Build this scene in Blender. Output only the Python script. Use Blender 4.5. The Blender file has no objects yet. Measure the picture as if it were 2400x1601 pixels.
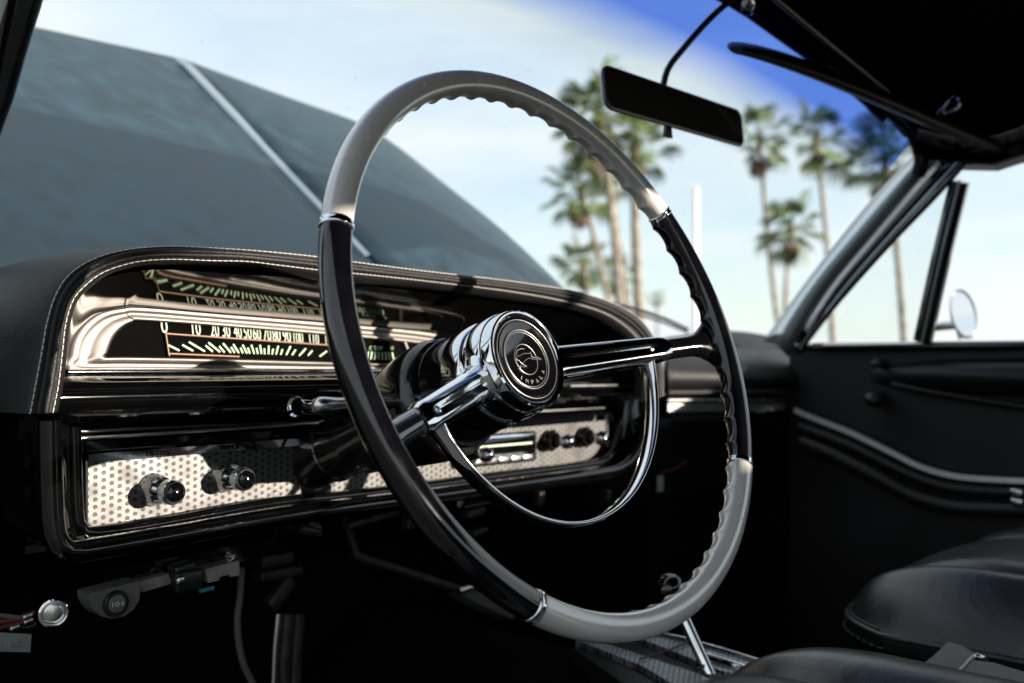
import bpy, bmesh, math, random
from mathutils import Vector as V, Matrix, noise
random.seed(7)
SC = bpy.context.scene
COL = SC.collection
PI = math.pi

# ------------------------------------------------------------------ camera, sky, sun, exposure
# world frame: X to the passenger side, Y to the front of the car, Z up; origin = centre of the steering wheel
CR = V((0.6847, -0.72881, 0.00499)); CU = V((-0.01767, -0.00976, 0.9998)); CD = V((0.72861, 0.68465, 0.01956))
CP = V((-0.54207, -0.45158, -0.01671)); CF = 2333.0
cd = bpy.data.cameras.new('camera'); cam = bpy.data.objects.new('camera', cd); COL.objects.link(cam)
cd.sensor_width = 36; cd.lens = CF / 2400 * 36; cd.clip_start = 0.01; cd.clip_end = 4000
cam.matrix_world = Matrix(((CR.x, CU.x, -CD.x, CP.x), (CR.y, CU.y, -CD.y, CP.y), (CR.z, CU.z, -CD.z, CP.z), (0, 0, 0, 1)))
cd.dof.use_dof = True; cd.dof.focus_distance = 0.70; cd.dof.aperture_fstop = 6.0
SC.camera = cam
SUN_AZ, SUN_EL = math.radians(158), math.radians(8.0)
SKY_STRENGTH, CLOUD = 0.15, 1.0
W = bpy.data.worlds.new('World'); SC.world = W; W.use_nodes = True
wn = W.node_tree.nodes; wl = W.node_tree.links
for x in list(wn): wn.remove(x)
wo = wn.new('ShaderNodeOutputWorld'); bg = wn.new('ShaderNodeBackground'); wl.new(bg.outputs[0], wo.inputs[0])
bg.inputs['Strength'].default_value = SKY_STRENGTH
sky = wn.new('ShaderNodeTexSky'); sky.sky_type = 'NISHITA'; sky.sun_disc = False
sky.sun_elevation = SUN_EL; sky.sun_rotation = SUN_AZ; sky.air_density = 1.0; sky.dust_density = 0.1; sky.ozone_density = 2.5
tc = wn.new('ShaderNodeTexCoord')
mp = wn.new('ShaderNodeMapping'); mp.inputs['Rotation'].default_value = (0.3, 0.25, 0.5); mp.inputs['Scale'].default_value = (1.0, 1.0, 5.0)
wl.new(tc.outputs['Generated'], mp.inputs[0])
nz = wn.new('ShaderNodeTexNoise'); nz.inputs['Scale'].default_value = 2.6; nz.inputs['Detail'].default_value = 6; nz.inputs['Roughness'].default_value = 0.5
nz.inputs['Distortion'].default_value = 0.4
wl.new(mp.outputs[0], nz.inputs['Vector'])
cr = wn.new('ShaderNodeMapRange'); cr.inputs['From Min'].default_value = 0.30; cr.inputs['From Max'].default_value = 0.66
cr.inputs['To Min'].default_value = 0.52; cr.inputs['To Max'].default_value = 1.05
wl.new(nz.outputs['Fac'], cr.inputs[0])
mx = wn.new('ShaderNodeMix'); mx.data_type = 'RGBA'
wl.new(cr.outputs[0], mx.inputs[0]); wl.new(sky.outputs[0], mx.inputs[6])
mx.inputs[7].default_value = (3.0 * CLOUD, 3.2 * CLOUD, 3.28 * CLOUD, 1)
wl.new(mx.outputs[2], bg.inputs['Color'])
sl = bpy.data.lights.new('sun', 'SUN'); so = bpy.data.objects.new('sun', sl); COL.objects.link(so)
sl.energy = 5.0; sl.angle = math.radians(0.5); sl.color = (1.0, 0.88, 0.74)
sd = V((math.sin(SUN_AZ) * math.cos(SUN_EL), math.cos(SUN_AZ) * math.cos(SUN_EL), math.sin(SUN_EL)))
so.rotation_euler = sd.to_track_quat('Z', 'Y').to_euler(); so.location = sd * 50
vs = SC.view_settings
vs.view_transform = 'Standard'; vs.look = 'None'; vs.gamma = 1; vs.exposure = 1.1; vs.use_curve_mapping = False
SC.cycles.use_denoising = True
SC.cycles.max_bounces = 10; SC.cycles.transparent_max_bounces = 16; SC.cycles.caustics_reflective = False; SC.cycles.caustics_refractive = False
SC.cycles.sample_clamp_indirect = 6.0

# ------------------------------------------------------------------ points: a sight line of the photo met with a real plane of the car
def ray(x, y): return CD + CR * ((x - 1200) / CF) - CU * ((y - 800.5) / CF)
def on(ax, val, x, y):
    v = ray(x, y); i = 'XYZ'.index(ax); return CP + v * ((val - CP[i]) / v[i])
def aX(X, x, y): return on('X', X, x, y)
def aY(Y, x, y): return on('Y', Y, x, y)
def aZ(Z, x, y): return on('Z', Z, x, y)
def aP(p0, n, x, y):
    v = ray(x, y); return CP + v * ((p0 - CP).dot(n) / v.dot(n))

# ------------------------------------------------------------------ materials
def mat(name, base=(.5, .5, .5), rough=.5, metal=0., coat=0., ior=1.5, spec=None, emis=None):
    m = bpy.data.materials.new(name); m.use_nodes = True
    b = m.node_tree.nodes['Principled BSDF']
    b.inputs['Base Color'].default_value = (*base, 1); b.inputs['Roughness'].default_value = rough
    b.inputs['Metallic'].default_value = metal; b.inputs['IOR'].default_value = ior
    if coat: b.inputs['Coat Weight'].default_value = coat; b.inputs['Coat Roughness'].default_value = .03
    if spec is not None: b.inputs['Specular IOR Level'].default_value = spec
    return m
def N(m, t, **kw):
    n = m.node_tree.nodes.new(t)
    for k, v in kw.items():
        if k in n.inputs: n.inputs[k].default_value = v
        else: setattr(n, k, v)
    return n
def L(m, a, b): m.node_tree.links.new(a, b)
def P(m): return m.node_tree.nodes['Principled BSDF']
def objco(m): return N(m, 'ShaderNodeTexCoord').outputs['Object']
def bumpy(m, sock, strength, dist):
    b = N(m, 'ShaderNodeBump', Strength=strength, Distance=dist); L(m, sock, b.inputs['Height']); L(m, b.outputs[0], P(m).inputs['Normal'])
def vary(m, c0, c1, scale, detail=5, rough=None, lo=.35, hi=.65, vec=None):
    n = N(m, 'ShaderNodeTexNoise', Scale=scale, Detail=detail); L(m, vec or objco(m), n.inputs['Vector'])
    r = N(m, 'ShaderNodeMapRange'); r.inputs[1].default_value = lo; r.inputs[2].default_value = hi; L(m, n.outputs['Fac'], r.inputs[0])
    x = N(m, 'ShaderNodeMix', data_type='RGBA'); x.inputs[6].default_value = (*c0, 1); x.inputs[7].default_value = (*c1, 1)
    L(m, r.outputs[0], x.inputs[0]); L(m, x.outputs[2], P(m).inputs['Base Color'])
    if rough:
        q = N(m, 'ShaderNodeMapRange'); q.inputs[3].default_value, q.inputs[4].default_value = rough; L(m, r.outputs[0], q.inputs[0]); L(m, q.outputs[0], P(m).inputs['Roughness'])
    return r.outputs[0]
def leather(name, base, rough, scale=620, bump=.55, sheen=0.):
    m = mat(name, base, rough)
    vary(m, base, tuple(c * 1.35 for c in base), 9, rough=(rough - .04, rough + .05))
    v = N(m, 'ShaderNodeTexVoronoi', Scale=scale); v.feature = 'DISTANCE_TO_EDGE'
    d = N(m, 'ShaderNodeTexNoise', Scale=60., Detail=4); L(m, objco(m), d.inputs['Vector'])
    ad = N(m, 'ShaderNodeMixRGB'); ad.inputs[0].default_value = .004; L(m, objco(m), ad.inputs[1]); L(m, d.outputs['Color'], ad.inputs[2])
    L(m, ad.outputs[0], v.inputs['Vector'])
    s = N(m, 'ShaderNodeMath', operation='ADD'); L(m, v.outputs['Distance'], s.inputs[0])
    k = N(m, 'ShaderNodeMath', operation='MULTIPLY'); k.inputs[1].default_value = .8; L(m, d.outputs['Fac'], k.inputs[0]); L(m, k.outputs[0], s.inputs[1])
    bumpy(m, s.outputs[0], bump, .0006)
    return m
LEATHER = leather('black_leather', (.008, .008, .009), .47)
SEATL = leather('seat_leather', (.014, .014, .015), .30, 500, .3)
wk = N(SEATL, 'ShaderNodeTexNoise', Scale=16., Detail=5., Distortion=.8); L(SEATL, objco(SEATL), wk.inputs['Vector'])
wb = N(SEATL, 'ShaderNodeBump', Strength=.10, Distance=.010); L(SEATL, wk.outputs['Fac'], wb.inputs['Height'])
for nd in SEATL.node_tree.nodes:
    if nd.type == 'BUMP' and nd != wb: L(SEATL, wb.outputs[0], nd.inputs['Normal'])
VINYL = leather('door_vinyl', (.007, .007, .0075), .42, 450, .4); P(VINYL).inputs['Specular IOR Level'].default_value = .35; P(LEATHER).inputs['Specular IOR Level'].default_value = .3; P(SEATL).inputs['Specular IOR Level'].default_value = .8
LINER = mat('headliner_cloth', (.003, .003, .003), .95, spec=.1); bumpy(LINER, N(LINER, 'ShaderNodeTexNoise', Scale=400.).outputs['Fac'], .3, .001)
CARPET = mat('black_carpet', (.002, .002, .002), .95, spec=.1); bumpy(CARPET, N(CARPET, 'ShaderNodeTexNoise', Scale=300.).outputs['Fac'], .6, .003)
GLOSS = mat('gloss_black_paint', (.0015, .0015, .002), .06, coat=.6)
vary(GLOSS, (.0012, .0012, .0014), (.002, .002, .0022), 25, rough=(.03, .06))
MIRRORBLACK = mat('black_acrylic', (.004, .004, .004), .05, ior=2.1)
PLASTIC = mat('black_plastic', (.012, .012, .012), .35)
DARKMETAL = mat('dark_bracket_metal', (.04, .038, .035), .5, metal=.5); vary(DARKMETAL, (.02, .019, .018), (.06, .056, .05), 60)
ZINC = mat('lit_zinc', (.2, .19, .17), .5, metal=.25); vary(ZINC, (.16, .15, .13), (.34, .31, .27), 60)  # tone lightened to stand for the light the bracket catches
CHROME = mat('chrome', (.78, .79, .81), .045, metal=1); vary(CHROME, (.76, .77, .79), (.82, .83, .85), 9, rough=(.03, .055))
cn = N(CHROME, 'ShaderNodeTexNoise', Scale=260., Detail=3.); L(CHROME, objco(CHROME), cn.inputs['Vector']); bumpy(CHROME, cn.outputs['Fac'], .035, .0005)
SATIN = mat('satin_aluminium', (.66, .65, .64), .28, metal=1); vary(SATIN, (.62, .61, .60), (.68, .67, .66), 9, rough=(.24, .32))
BEZEL = mat('brushed_bezel', (.165, .152, .142), .45, metal=1)
nb = N(BEZEL, 'ShaderNodeTexNoise', Scale=30., Detail=8.); mb_ = N(BEZEL, 'ShaderNodeMapping'); mb_.inputs['Scale'].default_value = (1, 1, 30)
L(BEZEL, objco(BEZEL), mb_.inputs[0]); L(BEZEL, mb_.outputs[0], nb.inputs['Vector']); bumpy(BEZEL, nb.outputs['Fac'], .12, .0006)
FLAT = mat('gauge_black', (.0015, .0015, .0015), .9, spec=.05)
NUM = mat('numeral_paint', (.50, .60, .48), .6)
TICK = mat('tick_paint', (.44, .62, .40), .6)
COPPER = mat('copper_trim', (.20, .12, .085), .45, metal=.6)
WHITE = mat('white_print', (.7, .7, .68), .5)
THREAD = mat('grey_thread', (.55, .53, .50), .7)
GREYRIM = mat('pearl_grey_plastic', (.70, .68, .655), .26, metal=.2, coat=.6)
vary(GREYRIM, (.67, .65, .625), (.72, .70, .675), 22, 5, rough=(.21, .29))
sp = N(GREYRIM, 'ShaderNodeTexNoise', Scale=1400., Detail=2.); L(GREYRIM, objco(GREYRIM), sp.inputs['Vector']); bumpy(GREYRIM, sp.outputs['Fac'], .05, .0004)
BLACKRIM = mat('gloss_black_plastic', (.004, .0042, .006), .10, coat=.5)
vary(BLACKRIM, (.0018, .0018, .0028), (.003, .003, .004), 60, rough=(.06, .11))
GREYDARK = mat('grey_plastic', (.10, .10, .092), .5)
RED = mat('red_wire', (.12, .012, .01), .6); TEAL = mat('teal_wire', (.02, .2, .25), .5); CABLE = mat('cable_sheath', (.08, .085, .075), .6)
WEB = mat('belt_webbing', (.22, .22, .205), .8); wv = N(WEB, 'ShaderNodeTexNoise', Scale=500.); bumpy(WEB, wv.outputs['Fac'], .5, .001)
MIRROR = mat('mirror_glass', (.17, .155, .14), .05, metal=.75)
# hood: dusty black paint, blue of the reflected sky put into colour and gloss tint
HOOD = mat('dusty_black_paint', (.03, .035, .04), .42)
dm = N(HOOD, 'ShaderNodeMapping'); dm.inputs['Scale'].default_value = (1, .75, .75); L(HOOD, objco(HOOD), dm.inputs[0])
hf = vary(HOOD, (.004, .011, .017), (.019, .035, .046), 30, 3, rough=(.36, .52), lo=.34, hi=.72, vec=dm.outputs[0])
P(HOOD).inputs['IOR'].default_value = 1.72; P(HOOD).inputs['Specular Tint'].default_value = (.42, .78, 1, 1)
hs = N(HOOD, 'ShaderNodeMapRange'); hs.inputs[3].default_value = .38; hs.inputs[4].default_value = .80; L(HOOD, hf, hs.inputs[0]); L(HOOD, hs.outputs[0], P(HOOD).inputs['Specular IOR Level'])
# lower fascia: engine-turned aluminium with a staggered grid of dark dots
DAMASK = mat('dotted_aluminium', (.7, .68, .65), .47, metal=.6)
def damask(m, sx, sz, rad, ax=('X', 'Z'), dark=.03, light=(.125, .124, .122)):
    sep = N(m, 'ShaderNodeSeparateXYZ'); L(m, objco(m), sep.inputs[0])
    def M(op, a, b=None):
        n = N(m, 'ShaderNodeMath', operation=op)
        for i, v in enumerate((a, b)):
            if v is None: continue
            if isinstance(v, (int, float)): n.inputs[i].default_value = v
            else: L(m, v, n.inputs[i])
        return n.outputs[0]
    u = M('DIVIDE', sep.outputs[ax[0]], sx); c = M('FLOOR', u); par = M('MULTIPLY', M('FLOORED_MODULO', c, 2.), .5)
    v = M('ADD', M('DIVIDE', sep.outputs[ax[1]], sz), par)
    du = M('MULTIPLY', M('SUBTRACT', M('FRACT', u), .5), sx); dv = M('MULTIPLY', M('SUBTRACT', M('FRACT', v), .5), sz)
    d = M('SQRT', M('ADD', M('MULTIPLY', du, du), M('MULTIPLY', dv, dv)))
    r = N(m, 'ShaderNodeMapRange'); r.inputs[1].default_value = rad * .85; r.inputs[2].default_value = rad * 1.15; L(m, d, r.inputs[0])
    x = N(m, 'ShaderNodeMix', data_type='RGBA'); x.inputs[6].default_value = (dark, dark, dark, 1); x.inputs[7].default_value = (*light, 1)
    L(m, r.outputs[0], x.inputs[0]); L(m, x.outputs[2], P(m).inputs['Base Color'])
    g = N(m, 'ShaderNodeTexNoise', Scale=900., Detail=3.); L(m, objco(m), g.inputs['Vector'])
    s = M('ADD', M('MULTIPLY', r.outputs[0], .6), M('MULTIPLY', g.outputs['Fac'], .35))
    t = N(m, 'ShaderNodeTexNoise', Scale=45., Detail=4.); L(m, objco(m), t.inputs['Vector'])
    q = N(m, 'ShaderNodeMapRange'); q.inputs[1].default_value = .3; q.inputs[2].default_value = .7; q.inputs[3].default_value = .30; q.inputs[4].default_value = .60; L(m, t.outputs['Fac'], q.inputs[0]); L(m, q.outputs[0], P(m).inputs['Roughness'])
    bumpy(m, s, .5, .0004)
damask(DAMASK, .0064, .0057, .00165)
PERF = mat('perforated_plate', (.6, .62, .65), .3, metal=1); damask(PERF, .005, .006, .0014, ('X', 'Y'), .01, (.55, .58, .62))
# windshield glass with a blue shade band at its top (band follows the height along the glass, from the UV map)
def glass_mat(name, band):
    m = bpy.data.materials.new(name); m.use_nodes = True; nt = m.node_tree
    for x in list(nt.nodes): nt.nodes.remove(x)
    out = N(m, 'ShaderNodeOutputMaterial'); tr = N(m, 'ShaderNodeBsdfTransparent'); gl = N(m, 'ShaderNodeBsdfGlossy', Roughness=.02)
    ge = N(m, 'ShaderNodeNewGeometry'); dt = N(m, 'ShaderNodeVectorMath', operation='DOT_PRODUCT'); L(m, ge.outputs['Incoming'], dt.inputs[0]); L(m, ge.outputs['Normal'], dt.inputs[1])
    def M(op, a, b=None):
        n = N(m, 'ShaderNodeMath', operation=op)
        for i, v in enumerate((a, b)):
            if isinstance(v, (int, float)): n.inputs[i].default_value = v
            elif v is not None: L(m, v, n.inputs[i])
        return n.outputs[0]
    sch = M('ADD', M('MULTIPLY', M('POWER', M('SUBTRACT', 1., M('ABSOLUTE', dt.outputs['Value'])), 5.), .55), .02)
    ms = N(m, 'ShaderNodeMixShader'); L(m, sch, ms.inputs[0]); L(m, tr.outputs[0], ms.inputs[1]); L(m, gl.outputs[0], ms.inputs[2])
    df = N(m, 'ShaderNodeBsdfDiffuse'); df.inputs[0].default_value = (.75, .78, .8, 1)
    dn = N(m, 'ShaderNodeTexNoise', Scale=9., Detail=8., Distortion=1.5); L(m, objco(m), dn.inputs['Vector'])
    dk = N(m, 'ShaderNodeTexNoise', Scale=160., Detail=2.); L(m, objco(m), dk.inputs['Vector'])
    sp1 = M('MULTIPLY', M('GREATER_THAN', dk.outputs['Fac'], .735), .10)
    dd_ = M('ADD', M('MULTIPLY', M('MAXIMUM', M('SUBTRACT', dn.outputs['Fac'], .45), 0.), .10), sp1)
    m2 = N(m, 'ShaderNodeMixShader'); L(m, dd_, m2.inputs[0]); L(m, ms.outputs[0], m2.inputs[1]); L(m, df.outputs[0], m2.inputs[2])
    L(m, m2.outputs[0], out.inputs[0]); tr.inputs[0].default_value = (.96, .985, .985, 1)
    if band:
        uv = N(m, 'ShaderNodeUVMap'); se = N(m, 'ShaderNodeSeparateXYZ'); L(m, uv.outputs[0], se.inputs[0])
        rp = N(m, 'ShaderNodeValToRGB'); L(m, se.outputs['Y'], rp.inputs[0]); e = rp.color_ramp.elements
        e[0].position = band[0]; e[0].color = (.96, .985, .985, 1); e[1].position = band[1]; e[1].color = (.15, .28, .80, 1)
        k = e.new(band[0] + (band[1] - band[0]) * .4); k.color = (.84, .87, .84, 1)
        L(m, rp.outputs[0], tr.inputs[0])
    return m
GLASS = glass_mat('windshield_glass', (.74, .90)); SIDEGLASS = glass_mat('side_glass', None)
ASPHALT = mat('asphalt', (.05, .05, .052), .9); vary(ASPHALT, (.04, .04, .042), (.07, .07, .07), .8, 8)
FROND = mat('green_frond', (.06, .10, .025), .45); vary(FROND, (.055, .10, .022), (.17, .23, .07), 1.2)
DRY = mat('dry_frond', (.16, .10, .05), .8); vary(DRY, (.10, .06, .03), (.22, .15, .08), 1.5)
TRUNK = mat('palm_trunk', (.22, .17, .13), .9); vary(TRUNK, (.15, .12, .09), (.40, .35, .29), 3)
POST = mat('white_post_paint', (.8, .8, .78), .5)

# ------------------------------------------------------------------ mesh helpers
def tag(o, label, cat, group=None, kind=None):
    if label: o['label'] = label
    if cat: o['category'] = cat
    if group: o['group'] = group
    if kind: o['kind'] = kind
    return o
def thing(name, label, cat, loc=(0, 0, 0), group=None):
    o = bpy.data.objects.new(name, None); COL.objects.link(o); o.location = loc; o.empty_display_size = .05
    return tag(o, label, cat, group)
def obj(name, vs, fs, m, parent=None, smooth=True, uv=None, kind=None, label=None, sharp=None):
    me = bpy.data.meshes.new(name); me.from_pydata([tuple(v) for v in vs], [], fs); me.materials.append(m)
    bm = bmesh.new(); bm.from_mesh(me); bmesh.ops.recalc_face_normals(bm, faces=bm.faces); bm.to_mesh(me); bm.free()
    if uv:
        ul = me.uv_layers.new(name='UVMap')
        for lp in me.loops: ul.data[lp.index].uv = uv[lp.vertex_index]
    if smooth: me.shade_smooth()
    if smooth and sharp: me.set_sharp_from_angle(angle=math.radians(sharp))
    o = bpy.data.objects.new(name, me); COL.objects.link(o)
    if parent:
        o.parent = parent
        top = parent
        off = V(parent.location)
        while top.parent: top = top.parent; off += V(top.location)
        if off.length > 0: me.transform(Matrix.Translation(-off))
    if kind: o['kind'] = kind
    if label: o['label'] = label
    return o
class G:
    """collects geometry for one mesh"""
    def __init__(s): s.v = []; s.f = []
    def add(s, vs, fs):
        b = len(s.v); s.v += [V(x) for x in vs]; s.f += [tuple(i + b for i in f) for f in fs]; return s
    def grid(s, rows, close_u=False, close_v=False):
        nr, nc = len(rows), len(rows[0]); b = len(s.v)
        for r in rows: s.v += [V(x) for x in r]
        for i in range(nr if close_u else nr - 1):
            for j in range(nc if close_v else nc - 1):
                i2, j2 = (i + 1) % nr, (j + 1) % nc
                s.f.append((b + i * nc + j, b + i * nc + j2, b + i2 * nc + j2, b + i2 * nc + j))
        return s
    def fan(s, ring): 
        b = len(s.v); s.v += [V(x) for x in ring]; s.f.append(tuple(range(b, b + len(ring)))); return s
    def box(s, c, x, y, z, bev=0.):
        c = V(c); x, y, z = V(x), V(y), V(z)
        if bev:
            pts = []
            def rr(hx, hy, b, k=3):
                o = []
                for cx, cy, a0 in ((1, 1, 0), (-1, 1, 90), (-1, -1, 180), (1, -1, 270)):
                    for t in range(k + 1):
                        a = math.radians(a0 + 90 * t / k); o.append((cx * (hx - b) + b * math.cos(a), cy * (hy - b) + b * math.sin(a)))
                return o
            hx, hy, hz = x.length, y.length, z.length; ux, uy, uz = x.normalized(), y.normalized(), z.normalized()
            b = min(bev, hx * .98, hy * .98, hz * .98)
            rows = []
            for zz, ins in ((-hz, b), (-hz + b * .3, b * .3), (-hz + b, 0), (hz - b, 0), (hz - b * .3, b * .3), (hz, b)):
                rows.append([c + ux * px + uy * py + uz * zz for px, py in rr(hx - ins, hy - ins, max(b - ins * .5, 1e-5))])
            s.grid(rows, close_v=True); s.fan(rows[0]); s.fan(rows[-1])
            return s
        q = [c + x * i + y * j + z * k for i in (-1, 1) for j in (-1, 1) for k in (-1, 1)]
        return s.add(q, [(0, 1, 3, 2), (4, 6, 7, 5), (0, 4, 5, 1), (2, 3, 7, 6), (0, 2, 6, 4), (1, 5, 7, 3)])
    def tube(s, pts, r, n=12, caps=True, closed=False, prof=None, up=None):
        pts = [V(p) for p in pts]; m = len(pts); rows = []; u = None
        for i, p in enumerate(pts):
            a = pts[(i - 1) % m] if (closed or i > 0) else p; b = pts[(i + 1) % m] if (closed or i < m - 1) else p
            t = (b - a).normalized()
            if up is not None: u = (V(up) - t * V(up).dot(t)).normalized()
            elif u is None: u = t.orthogonal().normalized()
            else: u = (u - t * u.dot(t)).normalized()
            w = t.cross(u)
            rr = r(i / (m - 1)) if callable(r) else (r[i] if isinstance(r, (list, tuple)) else r)
            if prof: rows.append([p + u * (c * rr) + w * (d * rr) for c, d in prof])
            else: rows.append([p + (u * math.cos(2 * PI * k / n) + w * math.sin(2 * PI * k / n)) * rr for k in range(n)])
        s.grid(rows, close_u=closed, close_v=True)
        if caps and not closed: s.fan(rows[0]); s.fan(rows[-1])
        return s
    def lathe(s, O, ax, prof, n=48, cap0=True, cap1=True, e=None):
        O, ax = V(O), V(ax).normalized(); u = V(e) if e else ax.orthogonal().normalized(); w = ax.cross(u)
        rows = [[O + ax * h + (u * math.cos(2 * PI * k / n) + w * math.sin(2 * PI * k / n)) * r for k in range(n)] for h, r in prof]
        s.grid(rows, close_v=True)
        if cap0 and prof[0][1] > 1e-6: s.fan(rows[0])
        if cap1 and prof[-1][1] > 1e-6: s.fan(rows[-1])
        return s
    def prism(s, poly, d):
        """closed outline extruded by vector d"""
        poly = [V(p) for p in poly]; d = V(d); q = [p + d for p in poly]; n = len(poly); b = len(s.v); s.v += poly + q
        s.f.append(tuple(range(b, b + n))); s.f.append(tuple(range(b + n, b + 2 * n)))
        for i in range(n): s.f.append((b + i, b + (i + 1) % n, b + n + (i + 1) % n, b + n + i))
        return s
    def build(s, name, m, parent=None, **kw): return obj(name, s.v, s.f, m, parent, **kw)
def resample(pts, n):
    pts = [V(p) for p in pts]; d = [0]
    for a, b in zip(pts, pts[1:]): d.append(d[-1] + (b - a).length)
    out = []; j = 0
    for i in range(n):
        t = d[-1] * i / (n - 1)
        while j < len(d) - 2 and d[j + 1] < t: j += 1
        k = (t - d[j]) / max(d[j + 1] - d[j], 1e-9); out.append(pts[j].lerp(pts[j + 1], min(max(k, 0), 1)))
    return out
def spline(pts, n):
    """smooth curve through points (Catmull-Rom), resampled to n"""
    p = [V(x) for x in pts]; p = [p[0] * 2 - p[1]] + p + [p[-1] * 2 - p[-2]]; o = []
    for i in range(1, len(p) - 2):
        for k in range(12):
            t = k / 12; a, b, c, d = p[i - 1], p[i], p[i + 1], p[i + 2]
            o.append(.5 * ((2 * b) + (c - a) * t + (2 * a - 5 * b + 4 * c - d) * t * t + (3 * b - a - 3 * c + d) * t ** 3))
    o.append(p[-2]); return resample(o, n)
def text(name, body, O, ux, uy, h, width, m, parent, depth=.0006, thick=0.0):
    c = bpy.data.curves.new(name, 'FONT'); c.body = body; c.extrude = .02; c.align_x = 'CENTER'; c.resolution_u = 4; c.offset = thick
    t = bpy.data.objects.new(name, c); COL.objects.link(t); dg = bpy.context.evaluated_depsgraph_get(); dg.update()
    me = bpy.data.meshes.new_from_object(t.evaluated_get(dg)); bpy.data.objects.remove(t)
    xs = [v.co.x for v in me.vertices]; ys = [v.co.y for v in me.vertices]
    kx = width / (max(xs) - min(xs)) if width else h / (max(ys) - min(ys)); ky = h / (max(ys) - min(ys)); y0 = min(ys); x0 = (max(xs) + min(xs)) / 2
    ux, uy = V(ux).normalized(), V(uy).normalized(); n = ux.cross(uy)
    vs_ = [V(O) + ux * ((v.co.x - x0) * kx) + uy * ((v.co.y - y0) * ky) + n * ((v.co.z + .02) / .04 * depth) for v in me.vertices]
    fs = [tuple(p.vertices) for p in me.polygons]; bpy.data.meshes.remove(me)
    return obj(name, vs_, fs, m, parent, smooth=False)

# ------------------------------------------------------------------ setting: ground
g = G(); g.add([(-1500, -1500, -.95), (1500, -1500, -.95), (1500, 1500, -.95), (-1500, 1500, -.95)], [(0, 1, 2, 3)])
tag(g.build('parking_lot_ground', ASPHALT, smooth=False), None, None, kind='structure')

# ------------------------------------------------------------------ hood, standing open ahead of the windshield
TAU = math.radians(35.6); HN = V((0, -math.sin(TAU), math.cos(TAU))); HX = .33
H0 = aX(HX, 845, 602)
def hp(x, y): return aP(H0, HN, x, y)
hood = thing('car_hood', 'dusty dark hood panel propped open ahead of the windshield', 'car hood', H0)
HD = V((0, math.cos(TAU), math.sin(TAU)))
ridge = [H0 + HD * t for t in (-.10, .0, .1, .2, .3, .4, .5)]
tip = hp(405, 148); hl = (tip - H0).dot(HD)
ridge = [H0 + HD * (-.16 + (hl + .16) * i / 24) + HN * .006 for i in range(25)]
redge = spline([hp(*p) for p in ((1470, 830), (1400, 745), (1300, 642), (1161, 514), (1023, 409), (913, 335), (819, 293))], 25)
rtop = spline([hp(*p) for p in ((819, 293), (664, 240), (553, 200), (459, 166), (412, 149))], 14)
g = G(); rows = []
for i in range(25):
    v = i / 24
    row = []
    for j in range(13):
        u = j / 12
        p = ridge[i].lerp(redge[i], u)
        cut = (v ** 6) * math.sin(PI * u) * 0.0
        row.append(p + HN * (.02 * u * (1 - u) * 2 - .02 * u ** 6 + .0))
    rows.append(row)
# front rim follows its own traced curve
fr_ = resample(list(reversed(rtop)), 13)
for i in range(25):
    w = max(0, (i - 14) / 10) ** 2
    for j in range(13): rows[i][j] = rows[i][j] + (fr_[j] - rows[24][j]) * w if i < 24 else rows[i][j]
rows[24] = [V(p) for p in fr_]
g.grid(rows)
bl = [H0 + HD * (-.16 + (hl + .16) * i / 24) for i in range(25)]
lf = spline([hp(*p) for p in ((404, 149), (300, 127), (221, 111), (130, 91), (50, 75), (-80, 50), (-300, 12), (-620, -40))], 13)
rows = []
le = [V((lf[-1].x - .02, 0, 0)) + V((0, b.y, b.z)) for b in bl]
for i in range(25):
    row = [bl[i].lerp(V((lf[-1].x, bl[i].y, bl[i].z)), j / 12) + HN * (.012 * (j / 12) * (1 - j / 12)) for j in range(13)]
    w = max(0, (i - 16) / 8) ** 2
    rows.append(row)
top = [V(p) for p in rows[24]]
for i in range(25):
    w = max(0, (i - 14) / 10) ** 2
    for j in range(13): rows[i][j] = rows[i][j] + (lf[j] - top[j]) * w
g.grid(rows)
ho = g.build('hood_skin', HOOD, hood, sharp=30)
md = ho.modifiers.new('thick', 'SOLIDIFY'); md.thickness = .012; md.offset = -1
g = G()
sp_ = [H0 + HD * (-.02 + (hl + .012) * i / 20) + HN * (.010 + .004 * (i / 20)) for i in range(21)]
sp_[-1] = sp_[-1] - HN * .006
g.tube(sp_, 1, prof=[(.006 * c, .0105 * s_) for c, s_ in [(math.cos(a), math.sin(a)) for a in [2 * PI * k / 12 for k in range(12)]]], up=HN)
STRIP = mat('worn_aluminium_strip', (.52, .58, .62), .28, metal=.85)
g.build('ridge_strip', STRIP, hood)
g = G(); g.box(hp(505, 208) + HN * .012, HD * .007, V((.012, 0, 0)), HN * .003, .002); g.build('hood_hot_spot', CHROME, hood)  # chrome chip standing in for the bright hot spot on the hood

# ------------------------------------------------------------------ car body: glass, pillars, roof, floor, firewall
body = thing('car_cabin', 'black cabin shell of the old car with roof, pillars, firewall and tinted windshield', 'car body', (.3, .2, -.55))
YH = .10
topc = [V((-.42, .03, .335)), V((-.30, .075, .352)), V((-.05, .105, .372)), V((.2, YH + .01, .382))] + [aY(YH, *p) for p in ((1740, 0), (1860, 84), (1975, 170), (2050, 232), (2090, 272))] + [aX(.83, 2140, 330)]
botc = [V((-.42, .33, -.03)), V((-.30, .40, -.02)), V((0, .475, .0)), V((.3, .50, .005)), V((.5, .49, .004)), V((.7, .45, .002)), V((.85, .39, 0)), aX(.905, 1790, 830)]
A_, B_ = spline(topc, 33), spline(botc, 33)
vs_, fs, uvs = [], [], []
for i in range(33):
    for j in range(13):
        t = j / 12; p = B_[i].lerp(A_[i], t) + V((0, .03, .02)) * (4 * t * (1 - t) * .35); vs_.append(p); uvs.append((i / 32, t))
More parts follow.
